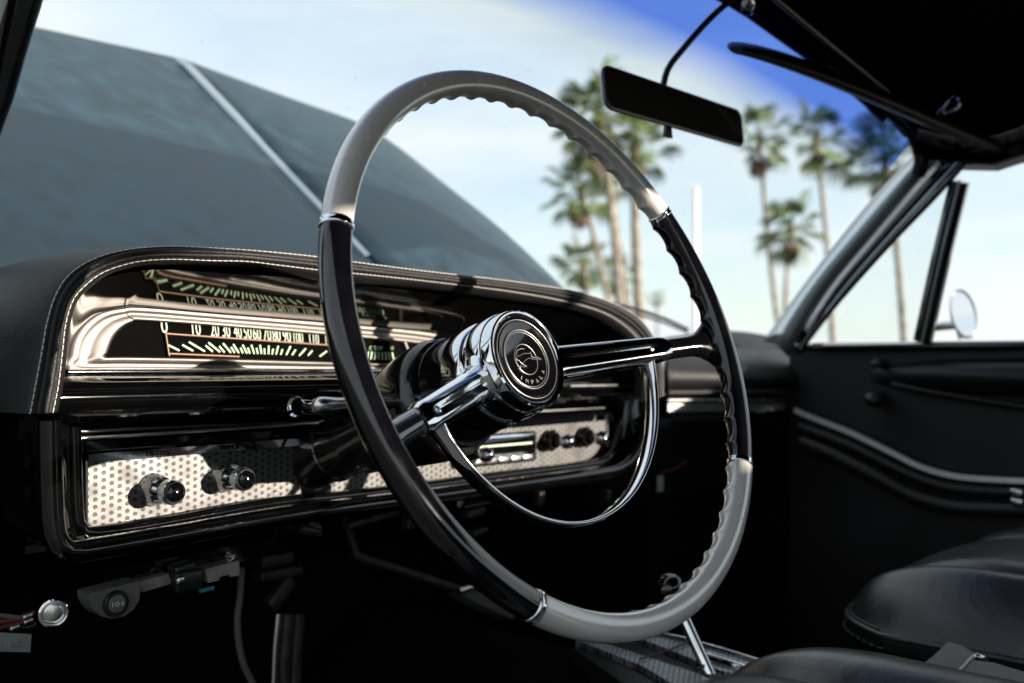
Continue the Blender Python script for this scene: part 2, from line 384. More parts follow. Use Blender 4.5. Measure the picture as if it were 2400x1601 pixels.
for i in range(32):
    for j in range(12): a = i * 13 + j; fs.append((a, a + 1, a + 14, a + 13))
obj('windshield_glass', vs_, fs, GLASS, body, uv=uvs)
# roof underside, header and side rail
hdr = [p + V((0, .012, .006)) for p in spline(topc, 33)]
g = G(); rows = []
for k, (dy, dz) in enumerate(((.0, .0), (-.028, -.004), (-.05, .006), (-.25, .03), (-.6, .045), (-.95, .02), (-1.3, -.13))):
    rows.append([p + V((0, dy, dz + (.0 if k < 3 else (.018 * (1 - ((p.x - .22) / .62) ** 2))) + (.0 if k < 6 else (.080 * min(max((p.x - .38) / .28, -.3), 1))))) for p in hdr])  # rear lip, out of view, is skewed to shape the sunlight on the dash
g.grid(rows); o = g.build('headliner', LINER, body)
md = o.modifiers.new('thick', 'SOLIDIFY'); md.thickness = .03; md.offset = 1
g = G(); g.tube([p + V((0, .004, -.002)) for p in hdr[2:32]], .007, 8); g.build('header_moulding', GLOSS, body)
TRIM = mat('header_trim', (.34, .34, .30), .35, metal=.7)
g = G(); g.tube([aY(.045, *p) for p in ((1700, -80), (1800, -15), (1835, 12), (1950, 108), (2020, 166), (2080, 216))], .0032, 8); g.build('trim_bead', TRIM, body)
# passenger side roof rail above the window opening
rail = [aX(.84, 2150, 350), aX(.845, 2240, 372), aX(.85, 2300, 378), aX(.85, 2400, 352), V((.85, -.25, .31)), V((.85, -.8, .345)), V((.85, -1.4, .345))]
g = G(); rp_ = spline(rail, 30); g.tube(rp_, 1, prof=[(-.014, -.012), (.05, -.006), (.06, .03), (-.006, .02)], up=(0, 0, 1)); g.build('roof_rail', GLOSS, body)
g = G(); g.tube([aX(.84, *p) for p in ((2245, 372), (2300, 362), (2360, 345), (2420, 326))], .004, 8); g.build('rail_trim', CHROME, body)
# passenger windshield pillar: outer bright reveal moulding, painted pillar, inner chrome
def pl(X0, X1, pts, n=16):
    k = len(pts) - 1; return spline([aX(X0 + (X1 - X0) * i / k, *p) for i, p in enumerate(pts)], n)
pw1 = pl(.925, .85, [(1795, 800), (1905, 650), (2020, 505), (2110, 405), (2165, 350)])
pw2 = pl(.918, .842, [(1850, 835), (1935, 690), (2045, 555), (2150, 430), (2205, 372)])
pw3 = pl(.91, .84, [(1880, 808), (1965, 700), (2085, 565), (2190, 455), (2265, 372)])
PALE = mat('pale_reveal_moulding', (.62, .66, .68), .22, metal=.85)
g = G(); g.grid([pw1, [(a + b) / 2 + V((-.008, -.008, .006)) for a, b in zip(pw1, pw2)], pw2]); o = g.build('reveal_moulding', PALE, body)
md = o.modifiers.new('thick', 'SOLIDIFY'); md.thickness = .006
g = G(); g.grid([[p + V((.002, .001, 0)) for p in pw2], [(a + b) / 2 + V((-.012, -.012, .0)) for a, b in zip(pw2, pw3)], pw3]); o = g.build('windshield_pillar', GLOSS, body)
md = o.modifiers.new('thick', 'SOLIDIFY'); md.thickness = .012; md.offset = 1
g = G(); g.tube([p + V((-.012, -.014, 0)) for p in [a.lerp(b, .62) for a, b in zip(pw2, pw3)]], .0028, 8); g.build('pillar_bead', STRIP, body)
# curved dog-leg at the top corner of the windshield
g = G(); dl = spline([aX(.80, 2085, 258), aX(.815, 2125, 290), aX(.83, 2150, 330), aX(.84, 2160, 375), aX(.845, 2150, 410)], 14)
g.tube(dl, .011, 10); g.build('pillar_corner', GLOSS, body)
g = G(); g.tube([p + V((.008, -.016, .004)) for p in dl[2:12]], .004, 8); g.build('corner_bead', CHROME, body)
# driver pillar (top left of the picture)
g = G(); g.tube([aX(-.262, *p) for p in ((95, -200), (62, -60), (38, 20), (12, 110), (-12, 200), (-60, 340), (-130, 520))], 1, prof=[(.011 * math.cos(a) , .02 * math.sin(a)) for a in [2 * PI * k / 14 for k in range(14)]], up=(1, .4, 0))
g.build('windshield_pillar', GLOSS, body, label='gloss black pillar at the driver side of the windshield')
# floor, firewall, tunnel, kick panels, unseen rear sun block
g = G(); g.box((.3, -.6, -.57), (.62, 0, 0), (0, 1.2, 0), (0, 0, .02)); g.build('floor_carpet', CARPET, body, smooth=False)
g = G(); g.box((.3, .62, -.28), (.64, 0, 0), (0, .02, 0), (0, 0, .29)); g.box((.97, .1, -.3), (.01, 0, 0), (0, .55, 0), (0, 0, .27)); g.box((-.372, .56, -.27), (.01, 0, 0), (0, .22, 0), (0, 0, .33)); g.box((-.405, .345, -.15), (.04, 0, 0), (0, .014, 0), (0, 0, .40)); g.build('firewall', CARPET, body, smooth=False)  # left panel and post, out of view, raised to block sky reflected in the leather
g = G(); g.box((.3, -1.78, -.215), (.70, 0, 0), (0, .03, 0), (0, 0, .375)); g.build('rear_sun_block', LINER, body, smooth=False)  # unseen bulkhead, its top edge set to keep sun off the lower wheel
g = G(); rows = []
for y in (.6, .3, .0, -.4, -1.0, -1.7):
    rows.append([V((.3 + .17 * s_, y, -.56 + .225 * math.cos(s_ * PI / 2) ** .8)) for s_ in [k / 6 - 1 for k in range(13)]])
g.grid(rows); g.build('transmission_tunnel', CARPET, body)
g = G(); g.box((.3, .56, -.08), (.64, 0, 0), (0, .09, 0), (0, 0, .012), .005); g.build('cowl_panel', GLOSS, body)

# ------------------------------------------------------------------ wiper outside the glass
wp = thing('windshield_wiper', 'thin dark wiper arm lying low outside the windshield beside the palms', 'wiper', aY(.56, 1610, 770))
g = G(); g.tube([aY(.56, *p) for p in ((1395, 706), (1450, 714), (1500, 727), (1560, 748), (1612, 772))], .0034, 8); g.build('wiper_arm', PLASTIC, wp)
g = G(); g.tube([aY(.565, *p) for p in ((1440, 722), (1500, 738), (1560, 758), (1612, 780))], .002, 6); g.build('blade', PLASTIC, wp)

# ------------------------------------------------------------------ dashboard
dash = thing('dashboard', 'black dashboard with stitched leather hood, wide gauge cluster and dotted metal lower fascia', 'dashboard', (.1, .3, -.15))
YL = .215
S1 = [(70, 970), (83, 902), (97, 827), (109, 759), (126, 701), (150, 657), (184, 626), (232, 602), (289, 587), (358, 579), (426, 578), (511, 582), (613, 589), (742, 602), (820, 613), (982, 634), (1203, 660), (1352, 684), (1440, 712), (1500, 748), (1537, 800), (1552, 860), (1553, 930)]
S2 = [(123, 967), (136, 902), (145, 827), (153, 759), (170, 704), (198, 670), (238, 640), (290, 621), (341, 611), (409, 608), (494, 611), (579, 613), (647, 621), (746, 633), (820, 640), (990, 658), (1200, 684), (1330, 708), (1420, 736), (1482, 780), (1510, 825), (1522, 880), (1522, 935)]
NP = 120
c1 = spline([aY(YL, *p) for p in S1], NP)
def closest_pair(a, pts, n):
    return spline([aY(YL + .002, *p) for p in pts], n)
# match S2 to S1 by control point so that the rows stay square to the edge
def ctrl(pts, Y):
    p = [aY(Y, *x) for x in pts]; p = [p[0] * 2 - p[1]] + p + [p[-1] * 2 - p[-2]]; o = []
    for i in range(1, len(p) - 2):
        for k in range(8):
            t = k / 8; a, b, c, d = p[i - 1], p[i], p[i + 1], p[i + 2]
            o.append(.5 * ((2 * b) + (c - a) * t + (2 * a - 5 * b + 4 * c - d) * t * t + (3 * b - a - 3 * c + d) * t ** 3))
    o.append(p[-2]); return o
c1, c2 = ctrl(S1, YL), ctrl(S2, YL + .002)
def smooth_dirs(c1, c2):
    d = [(a - b) for a, b in zip(c1, c2)]; d = [V((x.x, 0, x.z)).normalized() for x in d]
    for _ in range(3): d = [(d[max(i - 1, 0)] + d[i] + d[min(i + 1, len(d) - 1)]).normalized() for i in range(len(d))]
    return d
od = smooth_dirs(c1, c2)
def off(c, k, Y): return [V((p.x, Y, p.z)) + d * k for p, d in zip(c, od)]
rows = [off(c1, -.03, .62), off(c1, -.004, .50), off(c1, .006, .40), off(c1, .0095, .33), off(c1, .009, .28), off(c1, .0065, .248), off(c1, .0035, .228), off(c1, .0012, .2175), off(c1, 0, YL),
        [a.lerp(b, .12) + V((0, -.0008, 0)) for a, b in zip(c1, c2)], [a.lerp(b, .5) + V((0, -.0012, 0)) for a, b in zip(c1, c2)], [a.lerp(b, .88) + V((0, .0002, 0)) for a, b in zip(c1, c2)], [V(b) for b in c2],
        off(c2, -.0030, .2185), off(c2, -.0052, .2215), off(c2, -.0074, .2255), off(c2, -.0078, .232)]
g = G(); g.grid(rows); o = g.build('leather_hood', LEATHER, dash)
md = o.modifiers.new('sub', 'SUBSURF'); md.levels = md.render_levels = 1
# welt piping between the two stitch lines
g = G()
for t, r in ((.36, .0022), (.62, .0024)):
    g.tube([a.lerp(b, t) + V((0, -.0012, 0)) for a, b in zip(c1, c2)], r, 8)
g.build('welt_piping', LEATHER, dash)
def stitches(c, pitch, frac, r, dy):
    n = int(sum((b - a).length for a, b in zip(c, c[1:])) / pitch); fine = resample(c, n * 4 + 1); g = G()
    for i in range(n):
        a, b = fine[i * 4], fine[i * 4 + 3]; p = [a.lerp(b, .0), a.lerp(b, .12), a.lerp(b, .5), a.lerp(b, .88), b]
        p = [x + V((0, dy + (.0005 if k in (0, 4) else 0), 0)) for k, x in enumerate(p)]
        g.tube(p, r, 6)
    return g
stitches(c1, .0046, .8, .00042, -.0006).build('stitching', THREAD, dash, kind='stuff')
stitches(c2, .0046, .8, .0004, -.0006).build('stitching', THREAD, dash, kind='stuff', label='inner row of pale stitches along the hood edge')

# gauge cluster -----------------------------------------------------
YB, YG = .30, .3052
bo = [(158, 870), (161, 840), (165, 812), (174, 789), (191, 766), (218, 744), (245, 732), (289, 724), (334, 722), (511, 737), (749, 756), (1000, 779), (1080, 800), (1105, 830), (1108, 860), (1000, 868), (749, 873), (511, 872), (300, 871)]
bi = [(250, 836), (253, 826), (258, 812), (264, 797), (272, 784), (284, 771), (298, 761), (312, 755), (330, 752), (500, 764), (745, 784), (960, 804), (1030, 818), (1045, 835), (1040, 852), (960, 853), (783, 848), (500, 840), (300, 836)]
bov, biv = [aY(YB, *p) for p in bo], [aY(YB + .002, *p) for p in bi]
def rs_closed(o, i, k=6):
    def sub(p):
        n = len(p); out = []
        for a in range(n):
            p0, p1, p2, p3 = p[a - 1], p[a], p[(a + 1) % n], p[(a + 2) % n]
            for s_ in range(k):
                t = s_ / k; out.append(.5 * ((2 * p1) + (p2 - p0) * t + (2 * p0 - 5 * p1 + 4 * p2 - p3) * t * t + (3 * p1 - p0 - 3 * p2 + p3) * t ** 3))
        return out
    return sub(o), sub(i)
bos, bis = rs_closed(bov, biv)
rows = [[p + V((0, .010, 0)) for p in bos], bos, [a.lerp(b, .30) + V((0, .0035, 0)) for a, b in zip(bos, bis)], [a.lerp(b, .62) + V((0, .003, 0)) for a, b in zip(bos, bis)],
        [a.lerp(b, .82) + V((0, -.0015, 0)) for a, b in zip(bos, bis)], [a.lerp(b, .95) + V((0, -.0005, 0)) for a, b in zip(bos, bis)], bis, [p + V((0, .0035, 0)) for p in bis]]
g = G(); g.grid(rows, close_v=True); g.build('gauge_bezel', BEZEL, dash)
g = G(); a, b = aY(YG, 200, 900), aY(YG, 1110, 720)
g.add([(a.x, YG, a.z), (b.x, YG, a.z), (b.x, YG, b.z), (a.x, YG, b.z)], [(0, 1, 2, 3)]); face = g.build('gauge_face', FLAT, dash, smooth=False)
# glossy inner wall of the hood above the gauges
inn = [(150, 905), (150, 861), (156, 800), (163, 738), (178, 704), (201, 677), (238, 655), (290, 641), (341, 634), (409, 633), (613, 646), (746, 657), (990, 685), (1200, 712), (1330, 735), (1420, 770), (1470, 830), (1480, 880)]
ow = [(153, 905), (156, 865), (161, 838), (166, 810), (175, 787), (192, 764), (219, 741), (246, 730), (290, 721), (335, 719), (512, 734), (750, 753), (1001, 776), (1180, 795), (1290, 812), (1350, 830), (1385, 850), (1395, 880)]
wi, wo_ = ctrl(inn, .228), ctrl(ow, YB - .001)
g = G(); g.grid([wi, [a.lerp(b, .5) for a, b in zip(wi, wo_)], wo_]); g.build('cluster_wall', MIRRORBLACK, dash)
# back closing plate behind bezel to the right of the cluster
cbk = [p for p in wo_ if p.x > .135]
g = G(); g.grid([cbk, [V((p.x, YB + .001, min(p.z, -.03))) for p in cbk]]); g.build('cluster_back', GLOSS, dash, smooth=False)
# numerals and ticks
nums = [(386, 768, '0'), (461, 773, '10'), (504, 776, '20'), (531, 778, '30'), (558, 780, '40'), (581, 782, '50'), (603, 784, '60'), (627, 786, '70'), (649, 788, '80'), (673, 790, '90'), (700, 793, '100'), (737, 796, '110'), (775, 799, '120')]
for k, (x, y, s_) in enumerate(nums):
    p = aY(YG - .001, x, y + 13); q = aY(YG - .001, x + (16 if len(s_) > 1 else 12) + (3 if len(s_) > 2 else 0), y)
    text('numeral', s_, p, (1, 0, 0), (-.12, 0, 1), .0118, abs(q.x - p.x) * (1.25 if k < 3 else 1.15), NUM, dash, .0004)
c = 2.936
tk = [(1300, 885, 1410, 950), (1435, 890, 1515, 955), (1535, 895, 1590, 960), (1605, 900, 1645, 962), (1670, 905, 1700, 965), (1730, 905, 1750, 967), (1790, 905, 1800, 968), (1850, 910, 1848, 970), (1915, 912, 1900, 972), (2000, 915, 1970, 975), (2105, 930, 2060, 980),
      (1155, 905, 1235, 945), (1255, 905, 1330, 947), (1415, 910, 1465, 952), (1510, 915, 1545, 957), (1590, 920, 1615, 960), (1655, 925, 1672, 963), (1705, 925, 1720, 965), (1765, 927, 1775, 967), (1820, 930, 1822, 970), (1880, 932, 1873, 971), (1945, 935, 1932, 973), (2035, 938, 2010, 976), (2150, 945, 2120, 978), (2250, 948, 2200, 985)]
for x0, y0, x1, y1 in tk:
    a, b = aY(YG - .0012, x0 / c, 500 + y0 / c), aY(YG - .0012, x1 / c, 500 + y1 / c); d = (b - a).normalized(); w = V((d.z, 0, -d.x)) * .00072
    G().prism([a - w, a + w, b + w, b - w], (0, .0008, 0)).build('tick_mark', TICK, dash, smooth=False)
for k in range(8):
    x = 862 + k * 8.5; a, b = aY(YG - .001, x - (k - 3.5) * .6, 824 + k * .3), aY(YG - .001, x + (k - 3.5) * .6, 842 + k * .3); w = V((.0007, 0, 0))
    G().prism([a - w, a + w, b + w, b - w], (0, .0008, 0)).build('tick_mark', TICK, dash, smooth=False)
for x, s_ in ((868, 'C'), (886, 'TEMP'), (918, 'H')):
    text('gauge_lettering', s_, aY(YG - .001, x, 820), (1, 0, 0), (0, 0, 1), .0035, .003 if len(s_) < 2 else .011, TICK, dash, .0004)
g = G()
for (x0, y0), (x1, y1) in (((388, 782), (783, 810)), ((388, 782), (396, 834)), ((396, 829), (560, 836))):
    g.tube([aY(YG - .002, x0, y0), aY(YG - .002, x1, y1)], .0010, 6)
g.build('dial_surround', COPPER, dash)
G().tube([aY(YB + .004, 946, 800), aY(YB + .004, 968, 856)], .0028, 8).build('bezel_divider', BEZEL, dash); G().tube([aY(YB + .004, 1040, 810), aY(YB + .004, 1052, 856)], .0028, 8).build('bezel_divider', BEZEL, dash)
g = G(); g.tube([V((aY(YB - .006, 158, 868).x, YB - .006, -.0265)), V((.135, YB - .006, -.0265))], .0022, 8); g.build('bezel_lip', CHROME, dash)

# dash bar and glossy underside: one cross-section run along the car
def extr(rows2, xs): return [[V((x, y, z)) for y, z in rows2] for x in xs]
DX0, DX1 = -.252, .475
prof = [(.318, -.0285), (.300, -.0285), (.286, -.0292), (.272, -.0305), (.262, -.0335), (.2555, -.038), (.2535, -.044), (.2545, -.050), (.258, -.0545), (.266, -.0585), (.285, -.0665), (.300, -.0745), (.309, -.080), (.3095, -.150), (.3095, -.16)]
g = G(); xs = [DX0 + (DX1 - DX0) * i / 24 for i in range(25)]; g.grid(extr(prof, xs)); g.build('dash_bar', GLOSS, dash, sharp=50)
g = G(); xt = aY(.2525, 1350, 900).x; g.tube([(.30, .2525, -.0440), (.445, .2525, -.0445)], .0022, 8); g.build('bar_glint', SATIN, dash)  # satin bead standing in for the sun highlight on the bar's nose
# painted frame with rounded corners round the lower fascia
fp = [(116, 985), (117, 1060), (119, 1150), (122, 1220), (128, 1258), (142, 1282), (170, 1294), (260, 1281), (400, 1257), (640, 1214), (800, 1192), (1000, 1166), (1200, 1139), (1400, 1111), (1450, 1098), (1482, 1070), (1505, 1020), (1520, 960), (1526, 905)]
f1 = spline([aY(.262, *p) for p in fp], 90)
g = G(); g.tube(f1, 1, prof=[(.0085 * math.cos(a), .016 * math.sin(a)) for a in [2 * PI * k / 16 for k in range(16)]], up=(0, .01, -1) if False else None) if False else g.tube(f1, .0085, 14)
fp2 = [(172, 1000), (174, 1060), (176, 1150), (180, 1215), (188, 1240), (210, 1250), (300, 1240), (420, 1220), (640, 1180), (800, 1164), (1000, 1140), (1200, 1113), (1380, 1090), (1425, 1075), (1450, 1040), (1462, 990), (1468, 940)]
f2 = spline([aY(.285, *p) for p in fp2], 90)
g.tube(f2, .0055, 12)
g.grid([f1, [a.lerp(b, .5) + V((0, -.002, 0)) for a, b in zip(f1, f2)], f2, [V((p.x, .310, p.z)) for p in f2]])
g.grid([[p + V((0, 0, 0)) for p in f1], [V((p.x + (-.004 if i < 25 else 0), .30, p.z - (.012 if i >= 20 else 0))) for i, p in enumerate(f1)], [V((p.x + (-.004 if i < 25 else 0), .40, p.z - (.012 if i >= 20 else 0))) for i, p in enumerate(f1)]])
g.build('lower_frame', GLOSS, dash)
# side cheek of the dash at the driver door
ck = [aY(.262, *p) for p in ((116, 978), (122, 1220), (142, 1285), (170, 1297))]
g = G(); g.grid([[V((p.x - .001, .255 + .0, p.z)) for p in ck], [V((p.x - .004, .30, p.z)) for p in ck], [V((p.x - .004, .36, p.z - .003)) for p in ck], [V((p.x + .0, .5, p.z - .01)) for p in ck]])
g.build('side_cheek', GLOSS, dash)
# fascia panel
PZ = lambda x, t: (-.094 + (x + .211) / .64 * .007 if t else -.149 + (x + .211) / .64 * .0085)
g = G(); x0, x1 = -.212, .430
rows = [[V((x0 + (x1 - x0) * i / 20, .302, PZ(x0 + (x1 - x0) * i / 20, True))) for i in range(21)], [V((x0 + (x1 - x0) * i / 20, .302, PZ(x0 + (x1 - x0) * i / 20, False))) for i in range(21)]]
g.grid(rows); g.build('dotted_fascia', DAMASK, dash, smooth=False)
g = G(); T = [V((x, .2995, PZ(x, True) + .002)) for x in (x0, .1, x1)]
g.tube(T, 1, prof=[(.0032, .003), (.0032, -.003), (-.0032, -.0022), (-.0032, .003)], up=(0, 0, 1)); g.build('fascia_trim', CHROME, dash, smooth=False, label='bright strip along the top of the dotted fascia')
g = G(); g.tube([V((x0, .3005, PZ(x0, True))), V((x0 + .0005, .3005, PZ(x0, False) + .003)), V((x0 + .004, .3005, PZ(x0, False))), V((.1, .3005, PZ(.1, False))), V((x1, .3005, PZ(x1, False))), V((x1, .3005, PZ(x1, True)))], .0015, 8)
g.build('fascia_border', CHROME, dash)
for s_, xx in (('LIGHTS', 372), ('WIPER', 540)):
    p = aY(.2955, xx, 1052 if xx < 400 else 1034); text('fascia_lettering', s_, V((p.x, .2958, PZ(p.x, True) + .0003)), (1, 0, 0), (0, 0, 1), .0040, .019, FLAT, dash, .0003)
# ledge strip catching light under the bar
g = G(); p0, p1 = aY(.2985, 190, 1016), aY(.2985, 335, 1005); g.tube([(-.217, .2985, -.0765), (-.03, .2985, -.0745), (.42, .2985, -.073)], .0018, 8); g.build('ledge_bead', SATIN, dash)
# pull knobs on the fascia
def knob(px, py, k=1., ln=.034):
    b = aY(.302, px, py); ax = V((0, -1, 0))
    o = G().lathe(b, ax, [(0, .0135 * k), (.003, .0135 * k), (.010, .0112 * k), (.012, .0105 * k), (.012, .0085 * k), (.006, .0078 * k), (.004, .004)], 40, False).build('knob_collar', CHROME, dash, sharp=40)
    h = G().lathe(b, ax, [(.003, .0045), (ln - .013, .0045), (ln - .012, .0086 * k), (ln - .011, .0095 * k), (ln - .003, .0095 * k), (ln - .001, .0089 * k), (ln - .001, .0072 * k)], 40, False, False).build('control_knob', CHROME, dash, sharp=40)
    n_ = G()
    for i in range(40):
        a = 2 * PI * i / 40; c_ = b + V((math.cos(a) * .0096 * k, -(ln - .007), math.sin(a) * .0096 * k)); n_.box(c_, V((math.cos(a), 0, math.sin(a))) * .0003, V((-math.sin(a), 0, math.cos(a))) * .00035, (0, .0032, 0))
    n_.build('knurling', CHROME, h, kind='stuff', smooth=False)
    G().lathe(b, ax, [(ln - .0015, .0074 * k), (ln + .0012, .0068 * k), (ln + .0025, .004 * k), (ln + .003, .0)], 32, False).build('knob_insert', GLOSS, h)
knob(362, 1146); knob(527, 1116)
# radio and heater controls right of the column
def radio():
    r = obj('radio', *(lambda g: (g.v, g.f))(G().box((.232, .2985, -.112), (.062, 0, 0), (0, .004, 0), (0, 0, .017), .003)), CHROME, dash)
    g = G(); g.box((.236, .2935, -.108), (.052, 0, 0), (0, .0015, 0), (0, 0, .0085), .001); g.build('radio_dial', GLOSS, r)
    for k in range(5):
        G().box((.196 + k * .019, .2915, -.1225), (.0078, 0, 0), (0, .004, 0), (0, 0, .003), .001).build('radio_button', SATIN, r)
    G().box((.236, .2915, -.1075), (.046, 0, 0), (0, .0004, 0), (0, 0, .001)).build('dial_scale', NUM, r, smooth=False)
    return r
rd = radio()
def smallknob(px, py, k):
    b = aY(.300, px, py); ax = V((0, -1, 0))
    o = G().lathe(b, ax, [(0, .013 * k), (.004, .013 * k), (.006, .010 * k), (.010, .0095 * k), (.010, .005), (.026, .0045)], 32, False).build('knob_collar', GLOSS, dash, sharp=40)
    G().lathe(b, ax, [(.018, .004), (.020, .0078 * k), (.025, .0092 * k), (.031, .0078 * k), (.034, .004), (.0345, 0)], 32, False).build('round_knob', CHROME, dash)
smallknob(1098, 1062, .9); smallknob(1288, 1032, .95); smallknob(1368, 1024, .95)

# passenger side of the dash ---------------------------------------
pxl, pxr = aY(.335, 1562, 900).x, .90
def prow(Y0, Y1, ya, yb, dy=0): # left/right pixel rows at the two ends
    a = aY(Y0, 1564, ya); b = aY(Y1, 1872, yb); return [a.lerp(b, i / 16) + V((0, dy, 0)) for i in range(17)]
rowsP = [prow(.50, .44, 800, 815), prow(.42, .37, 806, 826), prow(.375, .327, 822, 840), prow(.350, .303, 842, 855), prow(.338, .294, 866, 878), prow(.336, .292, 886, 892), prow(.340, .296, 904, 905), prow(.350, .304, 914, 915)]
g = G(); g.grid(rowsP); o = g.build('passenger_pad', LEATHER, dash); md = o.modifiers.new('sub', 'SUBSURF'); md.levels = md.render_levels = 2
g = G(); g.tube(prow(.341, .297, 920, 918), .0042, 10); g.tube([r[0] + V((-.002, -.002, 0)) for r in rowsP[1:]], .0045, 10); g.build('pad_welt', LEATHER, dash)
g = G(); g.grid([prow(.345, .30, 922, 920), prow(.345, .30, 931, 929), prow(.352, .306, 932, 930), prow(.352, .306, 970, 966), prow(.40, .35, 975, 970)]); g.build('glovebox_face', GLOSS, dash, smooth=False)
a, b = prow(.349, .303, 938, 937), prow(.349, .303, 955.5, 953)
g = G(); g.tube(a[:14], .0028, 8); g.build('glovebox_bead', SATIN, dash)
def lerpx(r, x):
    for p, q in zip(r, r[1:]):
        if p.x <= x <= q.x: return p.lerp(q, (x - p.x) / (q.x - p.x))
    return r[-1]
g = G(); g.tube(b[:15], 1, prof=[(.0058, .002), (.0058, -.002), (-.0058, -.002), (-.0058, .002)], up=(0, 0, 1)); g.build('glovebox_strip', SATIN, dash, smooth=False)
for k, ch in enumerate('SS'):
    p = aY(.312, 1790 + k * 16, 963); 
g = G(); mo = [[aY(.47, 1560 + 18 * i, 805 - 14 * math.sin(min(1, i / 16) * PI)) + V((0, dy, dz * math.sin(i / 16 * PI) ** .5)) for i in range(17)] for dy, dz in ((-.06, -.02), (-.03, .006), (0, .012), (.05, .006))]
g.grid(mo); g.build('defroster_mound', LEATHER, dash)
g = G(); g.box((.70, .44, -.16), (.24, 0, 0), (0, .08, 0), (0, 0, .055), .02); g.build('glovebox_body', CARPET, dash)

# ------------------------------------------------------------------ steering wheel
TA = .34201; WN = V((0, -math.cos(TA), math.sin(TA))); E1 = V((1, 0, 0)); E2 = V((0, math.sin(TA), math.cos(TA)))
def wp3(ang, r, s_=0.): a = math.radians(ang); return E1 * (r * math.cos(a)) + E2 * (r * math.sin(a)) + WN * s_
wheel = thing('steering_wheel', 'large two-tone steering wheel, grey and black rim with chrome hub and half horn ring', 'steering wheel', (0, 0, 0))
RR, TR = .2, .0094
PSI = 10.
def rim_seg(a0, a1, m, name):
    n = int(abs(a1 - a0) / 360 * 1100); g = G(); rows = []; NS = 28
    for i in range(n + 1):
        t = i / n; A = a0 + (a1 - a0) * t; a = math.radians(A)
        c_ = wp3(A, RR); er = E1 * math.cos(a) + E2 * math.sin(a); ph = A / 360 * 54 * PI
        bump = (1 - abs(math.sin(ph))) ** 1.3
        row = []
        for k in range(NS):
            th = 2 * PI * k / NS; co, si = math.cos(th), math.sin(th)    # co: outward, si: to the driver
            ex = 2.35; rr = TR / (abs(co) ** ex + abs(si) ** ex) ** (1 / ex)
            dirn = -co * .62 - si * .78; wgt = max(0., (dirn - .35) / .65) ** 1.2
            rr += wgt * (.0024 * bump - .0006)
            row.append(c_ + er * (co * rr) + WN * (si * rr))
        rows.append(row)
    g.grid(rows, close_v=True); g.fan(rows[0]); g.fan(rows[-1])
    return g.build(name, m, wheel)
JA = [35.1, 160.9, 238.7, 328.5]
rim_seg(JA[0] + .3, JA[1] - .3, GREYRIM, 'rim_grip')['label'] = 'grey upper section of the wheel rim'
rim_seg(JA[1] + .3, JA[2] - .3, BLACKRIM, 'rim_grip')['label'] = 'gloss black left section of the wheel rim'
rim_seg(JA[2] + .3, JA[3] - .3, GREYRIM, 'rim_grip')['label'] = 'grey lower section of the wheel rim'
rim_seg(JA[3] + .3, JA[0] + 360 - .3, BLACKRIM, 'rim_grip')['label'] = 'gloss black right section of the wheel rim'
for A in JA:
    a = math.radians(A); er = E1 * math.cos(a) + E2 * math.sin(a); g = G()
    rows = []
    for dA, k in ((-.75, .98), (-.7, 1.06), (-.35, 1.09), (.0, 1.0), (.35, 1.09), (.7, 1.06), (.75, .98)):
        c_ = wp3(A + dA, RR); a_ = math.radians(A + dA); er = E1 * math.cos(a_) + E2 * math.sin(a_)
        rows.append([c_ + (er * math.cos(2 * PI * j / 28) + WN * math.sin(2 * PI * j / 28)) * TR * 1.04 * k for j in range(28)])
    g.grid(rows, close_v=True); g.build('joint_ring', CHROME, wheel)
# small chips in the rim paint
for A, th, rr in ((151, 60, .0007), (155.5, 55, .0006), (40, 120, .0007), (37.5, 110, .0005), (-48, 95, .0005), (-38, 120, .0004)):
    a = math.radians(A); er = E1 * math.cos(a) + E2 * math.sin(a); d = er * math.cos(math.radians(th)) + WN * math.sin(math.radians(th))
    G().lathe(wp3(A, RR) + d * (TR * .995), d, [(0, rr), (.00025, rr * .8), (.0003, 0)], 10, False).build('paint_chip', PLASTIC, wheel)
HS = -.045
def spoke(ang, name):
    # black core from hub to rim, flaring into the rim
    ls = lambda r: -.062 + .052 * (r - .04) / .15
    g = G(); rows = []
    a = math.radians(ang); er = E1 * math.cos(a) + E2 * math.sin(a); et = -E1 * math.sin(a) + E2 * math.cos(a)
    for i in range(25):
        r = .03 + (.1985 - .03) * i / 24; fl = max(0, (r - .172) / .0265) ** 2.2
        hw, hd = .0098 * (1 - .12 * i / 24) + fl * .017, .0078 - fl * .0005
        rows.append([er * r + WN * ls(r) + et * (hw * math.cos(2 * PI * k / 24)) + WN * (hd * math.sin(2 * PI * k / 24)) for k in range(24)])
    g.grid(rows, close_v=True); o = g.build('spoke', BLACKRIM, wheel)
    # chrome cover over the inner part
    g = G(); rows = []; NB = 30
    for i in range(22):
        t = i / 21; r = .034 + (.147 - .034) * t; hw = .0138 - .0032 * t; hd = .0118 - .002 * t
        if t > .93: q = (t - .93) / .07; hw *= 1 - .18 * q * q; hd *= 1 - .18 * q * q
        hw += .007 * max(0, 1 - t * 9) ** 2
        row = []
        for k in range(NB):
            th = 2 * PI * k / NB; co, si = math.cos(th), math.sin(th); ex = 3.2
            q = 1 / (abs(co) ** ex + abs(si) ** ex) ** (1 / ex); groove = -.0012 if (abs(co) < .28 and si > 0 and .12 < t < .9) else 0
            row.append(er * r + WN * (ls(r) + .001) + et * (hw * co * q) + WN * (hd * si * q + groove))
        rows.append(row)
    g.grid(rows, close_v=True); g.fan(rows[-1]); g.build('spoke_cover', CHROME, o, sharp=45)
    return o
spoke(.6, 'r'); spoke(199.3, 'l')
